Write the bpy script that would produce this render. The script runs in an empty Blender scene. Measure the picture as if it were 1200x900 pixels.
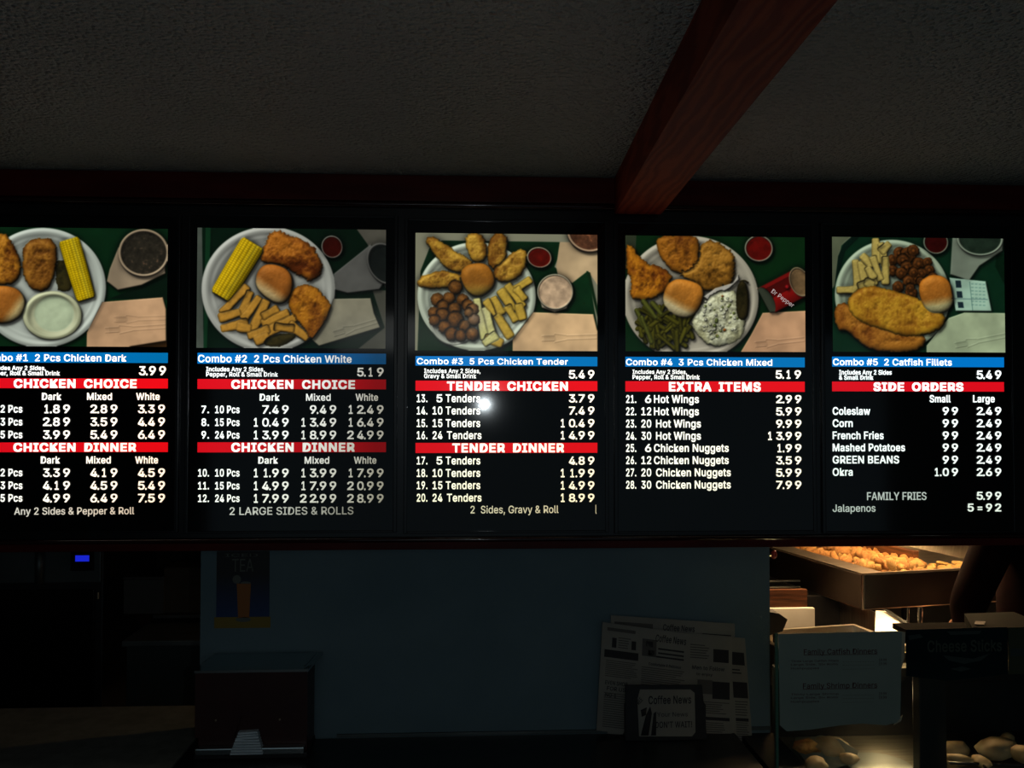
import bpy, bmesh, math, random, json
import numpy as np
from mathutils import Vector, Matrix, Euler, noise as mnoise
random.seed(7)
RNG = np.random.default_rng(11)
scn = bpy.context.scene
COL = scn.collection

# ------------------------------------------------------------------ camera
EYE = Vector((0, 0, 1.70)); FPX = 1050.0
cd = bpy.data.cameras.new('camera'); cam = bpy.data.objects.new('camera', cd); COL.objects.link(cam)
cd.sensor_width = 36; cd.lens = FPX/1200*36; cd.clip_start = .01
YAW = math.atan(55/FPX); PITCH = math.atan(25/FPX); ROLL = math.radians(.08)
RM = Matrix.Rotation(-YAW, 3, 'Z') @ Matrix.Rotation(math.pi/2+PITCH, 3, 'X') @ Matrix.Rotation(ROLL, 3, 'Z')
cam.matrix_world = Matrix.Translation(EYE) @ RM.to_4x4()
scn.camera = cam
def ray(u, v): return RM @ Vector(((u-600)/FPX, (450-v)/FPX, -1))
def PY(u, v, Y):                                    # pixel -> point on the vertical plane y=Y
    d = ray(u, v); return EYE + d*(Y/d.y)
def PZ(u, v, z):                                    # pixel -> point on the level plane z
    d = ray(u, v); return EYE + d*((z-EYE.z)/d.z)

# ------------------------------------------------------------------ world, lights, exposure
w = bpy.data.worlds.new('world'); scn.world = w; w.use_nodes = True
w.node_tree.nodes['Background'].inputs[0].default_value = (.012, .016, .02, 1)
w.node_tree.nodes['Background'].inputs[1].default_value = .3
scn.view_settings.view_transform = 'Standard'; scn.view_settings.look = 'None'
scn.view_settings.exposure = 0; scn.view_settings.gamma = 1; scn.view_settings.use_curve_mapping = False
def light(name, kind, loc, power, color, rot=(0, 0, 0), **kw):
    l = bpy.data.lights.new(name, kind); l.energy = power; l.color = color
    for k, v in kw.items(): setattr(l, k, v)
    o = bpy.data.objects.new(name, l); o.location = loc; o.rotation_euler = rot; COL.objects.link(o); return o
# the photographer's small phone lamp beside the lens, and two unseen fill lights added overhead and at the rear
light('phone_lamp', 'POINT', (.10, -.03, 1.705), 4.2, (.86, .96, 1.0), shadow_soft_size=.010)
light('overhead_fill', 'AREA', (-.3, -1.6, 2.2), 1.6, (.95, 1.0, .96), (math.radians(25), 0, 0), shape='RECTANGLE', size=1.2, size_y=.5)
light('rear_fill', 'AREA', (1.2, -2.9, 1.3), 5.0, (.62, .86, 1.0), (math.radians(90), 0, 0), shape='RECTANGLE', size=6.6, size_y=2.0)

# ------------------------------------------------------------------ materials
def mat(name, col, rough=.6, metal=0, emit=None, es=1, spec=.5, coat=0):
    m = bpy.data.materials.new(name); m.use_nodes = True
    b = m.node_tree.nodes['Principled BSDF']
    b.inputs['Base Color'].default_value = (*col, 1); b.inputs['Roughness'].default_value = rough
    b.inputs['Metallic'].default_value = metal; b.inputs['Specular IOR Level'].default_value = spec
    b.inputs['Coat Weight'].default_value = coat
    if emit: b.inputs['Emission Color'].default_value = (*emit, 1); b.inputs['Emission Strength'].default_value = es
    return m
def N(m, t, **kw):
    n = m.node_tree.nodes.new(t)
    for k, v in kw.items():
        if k in n.inputs: n.inputs[k].default_value = v
        else: setattr(n, k, v)
    return n
def L(m, a, b): m.node_tree.links.new(a, b)
def bsdf(m): return m.node_tree.nodes['Principled BSDF']
def noisy(m, c1, c2, scale=8, stretch=(1, 1, 1), bump=0, bscale=None, detail=6, lo=.35, hi=.65, dist=.004):
    tc = N(m, 'ShaderNodeTexCoord'); mp = N(m, 'ShaderNodeMapping'); mp.inputs['Scale'].default_value = stretch
    L(m, tc.outputs['Object'], mp.inputs[0])
    nz = N(m, 'ShaderNodeTexNoise', Scale=scale, Detail=detail); L(m, mp.outputs[0], nz.inputs['Vector'])
    r = N(m, 'ShaderNodeValToRGB'); r.color_ramp.elements[0].position = lo; r.color_ramp.elements[1].position = hi
    r.color_ramp.elements[0].color = (*c1, 1); r.color_ramp.elements[1].color = (*c2, 1)
    L(m, nz.outputs['Fac'], r.inputs[0]); L(m, r.outputs[0], bsdf(m).inputs['Base Color'])
    if bump:
        n2 = N(m, 'ShaderNodeTexNoise', Scale=bscale or scale, Detail=detail); L(m, mp.outputs[0], n2.inputs['Vector'])
        b = N(m, 'ShaderNodeBump', Strength=bump, Distance=dist); L(m, n2.outputs['Fac'], b.inputs['Height'])
        L(m, b.outputs[0], bsdf(m).inputs['Normal'])
    return m
M = {}
m = M['ceiling'] = mat('popcorn_ceiling', (.30, .29, .26), .55, spec=.7)
tc = N(m, 'ShaderNodeTexCoord'); vo = N(m, 'ShaderNodeTexVoronoi', Scale=85.0); nz = N(m, 'ShaderNodeTexNoise', Scale=190.0, Detail=4.0)
L(m, tc.outputs['Object'], vo.inputs['Vector']); L(m, tc.outputs['Object'], nz.inputs['Vector'])
mr = N(m, 'ShaderNodeMapRange'); mr.inputs['From Min'].default_value = .0; mr.inputs['From Max'].default_value = .55
mr.inputs['To Min'].default_value = 1; mr.inputs['To Max'].default_value = 0; L(m, vo.outputs['Distance'], mr.inputs[0])
ad = N(m, 'ShaderNodeMath', operation='MULTIPLY_ADD'); ad.inputs[1].default_value = .8; L(m, nz.outputs['Fac'], ad.inputs[0]); L(m, mr.outputs[0], ad.inputs[2])
bp = N(m, 'ShaderNodeBump', Strength=1.0, Distance=.018); L(m, ad.outputs[0], bp.inputs['Height']); L(m, bp.outputs[0], bsdf(m).inputs['Normal'])
n3 = N(m, 'ShaderNodeTexNoise', Scale=1.3, Detail=5.0); L(m, tc.outputs['Object'], n3.inputs['Vector'])
rp = N(m, 'ShaderNodeValToRGB'); rp.color_ramp.elements[0].position = .3; rp.color_ramp.elements[1].position = .7
rp.color_ramp.elements[0].color = (.23, .29, .29, 1); rp.color_ramp.elements[1].color = (.37, .40, .385, 1)
L(m, n3.outputs['Fac'], rp.inputs[0]); L(m, rp.outputs[0], bsdf(m).inputs['Base Color'])

m = M['redwood'] = mat('red_stained_wood', (.16, .018, .01), .7, spec=.18)
tc = N(m, 'ShaderNodeTexCoord'); mp = N(m, 'ShaderNodeMapping'); mp.inputs['Scale'].default_value = (5, .9, 5)
wv = N(m, 'ShaderNodeTexWave', Scale=2.6, Distortion=13.0, Detail=4.0); wv.inputs['Detail Scale'].default_value = 1.2
L(m, tc.outputs['Object'], mp.inputs[0]); L(m, mp.outputs[0], wv.inputs['Vector'])
rp = N(m, 'ShaderNodeValToRGB'); rp.color_ramp.elements[0].position = .1; rp.color_ramp.elements[1].position = .9
rp.color_ramp.elements[0].color = (.11, .007, .003, 1); rp.color_ramp.elements[1].color = (.19, .026, .010, 1)
L(m, wv.outputs['Fac'], rp.inputs[0]); L(m, rp.outputs[0], bsdf(m).inputs['Base Color'])
bp = N(m, 'ShaderNodeBump', Strength=.4, Distance=.002); L(m, wv.outputs['Fac'], bp.inputs['Height']); L(m, bp.outputs[0], bsdf(m).inputs['Normal'])
M['redtrim'] = noisy(mat('dark_red_paint', (.1, .01, .008), .45), (.055, .0025, .0015), (.085, .005, .003), 6, (1, 6, 6)); bsdf(M['redtrim']).inputs['Specular IOR Level'].default_value = .15
M['wall'] = noisy(mat('blue_grey_paint', (.1, .2, .27), .75, spec=.3), (.11, .172, .20), (.14, .208, .235), 4, bump=.3, bscale=180, dist=.002)
M['kitchenwall'] = noisy(mat('dark_kitchen_paint', (.05, .05, .05), .9), (.03, .035, .035), (.05, .05, .045), 3)
M['roomwall'] = noisy(mat('dining_room_paint', (.3, .28, .24), .9), (.25, .24, .2), (.3, .28, .24), 3)
M['floor'] = noisy(mat('floor_tile', (.06, .05, .045), .5), (.04, .035, .03), (.08, .06, .05), 3)
M['black'] = mat('black_enamel', (.006, .006, .007), .22, spec=.45)
M['blackmatte'] = noisy(mat('black_plastic', (.01, .01, .011), .5), (.007, .007, .008), (.013, .013, .014), 30)
M['panel'] = mat('black_acrylic', (.004, .005, .006), .075, spec=.4)
M['rail'] = mat('glossy_dark_rail', (.02, .003, .003), .12, spec=.8)
M['counterdark'] = noisy(mat('dark_laminate', (.012, .014, .014), .35), (.010, .012, .012), (.018, .02, .02), 40)
M['counterlight'] = noisy(mat('stone_laminate', (.16, .15, .12), .6), (.17, .18, .155), (.25, .255, .22), 25)
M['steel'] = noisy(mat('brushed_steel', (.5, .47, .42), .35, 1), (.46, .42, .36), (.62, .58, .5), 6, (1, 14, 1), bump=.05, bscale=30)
M['steelbright'] = noisy(mat('bright_steel', (.8, .78, .7), .4, .5), (.72, .68, .6), (.86, .83, .75), 6, (1, 14, 1))
M['skirt'] = noisy(mat('shaded_front_steel', (.02, .02, .02), .6, .2), (.012, .014, .014), (.022, .024, .023), 6)  # raised tray front: its shade is put into a darker steel colour
M['skirtside'] = noisy(mat('shaded_side_steel', (.03, .02, .015), .6, .2), (.03, .02, .013), (.05, .035, .025), 6)  # raised tray side: shade put into a dark brown steel colour
M['steeldark'] = noisy(mat('dull_steel', (.2, .2, .19), .45, .85), (.06, .06, .06), (.10, .10, .095), 5, (1, 8, 1))
M['steeldim'] = noisy(mat('worn_kitchen_steel', (.2, .2, .19), .5, .8), (.10, .12, .12), (.16, .18, .18), 5, (1, 8, 1))
M['chrome'] = mat('chrome', (.55, .6, .6), .18, 1)
M['burgundy'] = noisy(mat('burgundy_plastic', (.035, .006, .005), .4), (.03, .005, .004), (.04, .008, .006), 12)
M['napkin'] = noisy(mat('napkin_paper', (.6, .68, .72), .9), (.5, .6, .66), (.66, .74, .78), 30, (1, 1, 9))
M['woodgrain'] = noisy(mat('brown_wood', (.2, .07, .03), .5), (.05, .018, .008), (.17, .06, .022), 5, (2, 2, 30), bump=.2)
M['paper'] = noisy(mat('white_card', (.4, .46, .44), .75), (.21, .27, .235), (.25, .31, .27), 5)
M['papertape'] = mat('yellowed_paper_edge', (.45, .42, .3), .7)
M['ink'] = mat('black_ink', (.02, .02, .022), .8)
M['redink'] = mat('dark_red_ink', (.07, .015, .02), .8)
M['greyink'] = mat('grey_ink', (.09, .085, .075), .8)
M['news'] = noisy(mat('newsprint', (.3, .28, .24), .9, spec=.1), (.24, .23, .20), (.29, .28, .24), 9)
M['newsback'] = mat('newsprint_back', (.11, .105, .09), .9)
M['shirt'] = noisy(mat('dark_maroon_shirt', (.03, .004, .006), .9, spec=.1), (.007, .002, .003), (.012, .003, .004), 20)
M['skin'] = noisy(mat('skin', (.4, .22, .15), .6), (.38, .2, .13), (.44, .25, .17), 20)
M['hair'] = noisy(mat('dark_hair', (.015, .01, .008), .6), (.01, .007, .005), (.02, .014, .01), 60, (1, 1, 5))
M['trousers'] = mat('black_trousers', (.008, .008, .009), .9)
M['fried'] = noisy(mat('fried_batter', (.6, .26, .05), .6), (.30, .09, .015), (.78, .42, .12), 34, bump=.9, bscale=60, lo=.38, hi=.62, dist=.006)
M['friedlight'] = noisy(mat('light_fried_batter', (.7, .4, .1), .6), (.5, .22, .04), (.85, .58, .2), 34, bump=.9, bscale=60, dist=.006)
M['roll'] = noisy(mat('soft_roll', (.5, .36, .2), .6), (.38, .24, .11), (.6, .5, .33), 10, bump=.2, bscale=30)
M['paperliner'] = noisy(mat('waxed_paper_liner', (.4, .4, .3), .7), (.36, .36, .28), (.46, .45, .36), 8)
M['plate'] = mat('white_plate', (.55, .6, .58), .4)
M['tealboard'] = noisy(mat('dark_teal_print', (.01, .05, .055), .8, spec=.1), (.004, .012, .014), (.008, .022, .024), 5)
M['boardgrey'] = mat('grey_print_lettering', (.06, .078, .062), .8, spec=.1)
M['boarddim'] = mat('dim_green_print', (.022, .04, .035), .6)
M['posterdark'] = mat('poster_black_print', (.006, .008, .012), .5)
M['amber'] = mat('poster_tea_print', (.30, .10, .012), .5)
M['gold'] = mat('poster_table_print', (.22, .15, .015), .5)
M['pgrey'] = mat('poster_pale_print', (.10, .11, .09), .5)
M['screw'] = mat('brass_screw', (.6, .5, .35), .3, 1)
M['bluescreen'] = mat('blue_display', (0, 0, .05), .4, emit=(.01, .02, .65), es=.9)
M['lamphot'] = mat('heat_lamp_glow', (1, .6, .3), .5, emit=(1, .62, .30), es=150)
M['lamphot2'] = mat('bin_fill_glow', (1, .6, .3), .5, emit=(1, .66, .34), es=105)
M['lampcase'] = mat('case_lamp_glow', (1, .7, .4), .5, emit=(1, .70, .34), es=45)
m = M['posterblue'] = mat('poster_blue_print', (.005, .02, .1), .5)
tc = N(m, 'ShaderNodeTexCoord'); sp = N(m, 'ShaderNodeSeparateXYZ'); L(m, tc.outputs['Generated'], sp.inputs[0])
rp = N(m, 'ShaderNodeValToRGB'); rp.color_ramp.elements[0].position = .05; rp.color_ramp.elements[0].color = (.006, .035, .13, 1)
rp.color_ramp.elements[1].position = .65; rp.color_ramp.elements[1].color = (.005, .006, .008, 1)
L(m, sp.outputs['Z'], rp.inputs[0]); L(m, rp.outputs[0], bsdf(m).inputs['Base Color'])
m = M['glass'] = bpy.data.materials.new('clear_glass'); m.use_nodes = True
nt = m.node_tree; nt.nodes.remove(bsdf(m)); out = nt.nodes['Material Output']
tr = N(m, 'ShaderNodeBsdfTransparent'); tr.inputs[0].default_value = (.93, .97, .95, 1)
gl = N(m, 'ShaderNodeBsdfGlossy'); gl.inputs['Roughness'].default_value = .05
fr = N(m, 'ShaderNodeFresnel', IOR=1.35); mx = N(m, 'ShaderNodeMixShader')
L(m, fr.outputs[0], mx.inputs[0]); L(m, tr.outputs[0], mx.inputs[1]); L(m, gl.outputs[0], mx.inputs[2]); L(m, mx.outputs[0], out.inputs[0])
M['glassedge'] = mat('green_glass_edge', (.06, .16, .11), .2, spec=.8)

# ------------------------------------------------------------------ mesh helpers
def bmbox(bm, x0, x1, y0, y1, z0, z1, bev=0, mt=None):
    r = bmesh.ops.create_cube(bm, size=1)
    T = Matrix.Translation(((x0+x1)/2, (y0+y1)/2, (z0+z1)/2)) @ Matrix.Diagonal((abs(x1-x0), abs(y1-y0), abs(z1-z0), 1))
    if mt: T = mt @ T
    bmesh.ops.transform(bm, matrix=T, verts=r['verts'])
    if bev:
        es = list({e for v in r['verts'] for e in v.link_edges})
        bmesh.ops.bevel(bm, geom=es, offset=bev, segments=2, profile=.6, affect='EDGES')
    return bm
def bmcyl(bm, p0, p1, r0, r1=None, seg=20):
    p0 = Vector(p0); p1 = Vector(p1); d = p1-p0
    r = bmesh.ops.create_cone(bm, cap_ends=True, segments=seg, radius1=r0, radius2=r0 if r1 is None else r1, depth=d.length)
    T = Matrix.Translation((p0+p1)/2) @ Vector((0, 0, 1)).rotation_difference(d.normalized()).to_matrix().to_4x4()
    bmesh.ops.transform(bm, matrix=T, verts=r['verts']); return bm
def bmpoly(bm, pts, off):                           # polygon extruded by the vector off
    off = Vector(off); a = [bm.verts.new(Vector(p)) for p in pts]; b = [bm.verts.new(Vector(p)+off) for p in pts]
    n = len(pts); bm.faces.new(a); bm.faces.new(b[::-1])
    for i in range(n): bm.faces.new((a[i], b[i], b[(i+1) % n], a[(i+1) % n]))
    bmesh.ops.recalc_face_normals(bm, faces=bm.faces[:])
    return bm
def obj(name, bm, material, parent=None, smooth=False, label=None, origin=None):
    me = bpy.data.meshes.new(name)
    if origin is not None: bmesh.ops.translate(bm, vec=-Vector(origin), verts=bm.verts)
    bm.to_mesh(me); bm.free()
    return link(name, me, material, parent, smooth, label, origin)
def link(name, me, material, parent=None, smooth=False, label=None, origin=None):
    o = bpy.data.objects.new(name, me); COL.objects.link(o)
    if material is not None and not me.materials: me.materials.append(material)
    if smooth:
        for p in me.polygons: p.use_smooth = True
    if parent: o.parent = parent
    if origin is not None: o.location = origin if not parent else Vector(origin)-BASE.get(parent.name, Vector())
    if label: o['label'] = label
    return o
BASE = {}
def tag(o, label, cat, group=None):
    o['label'] = label; o['category'] = cat
    if group: o['group'] = group
    return o
def thing(name, label, cat, loc=(0, 0, 0), rz=0, group=None):
    o = bpy.data.objects.new(name, None); COL.objects.link(o); o.location = loc; o.rotation_euler = (0, 0, rz)
    o.empty_display_size = .05
    return tag(o, label, cat, group)
def struct(name, bm, material, label=None):
    o = obj(name, bm, material); o['kind'] = 'structure'
    if label: o['label'] = label
    return o
B = bmesh.new
def lbox(root, name, x0, x1, y0, y1, z0, z1, material, bev=0, label=None, parent=None):   # world box as a part of root
    bm = B(); bmbox(bm, x0, x1, y0, y1, z0, z1, bev); bmesh.ops.translate(bm, vec=-root.location, verts=bm.verts)
    return obj(name, bm, material, parent or root, label=label)

# ------------------------------------------------------------------ text
_tc = {}
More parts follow.
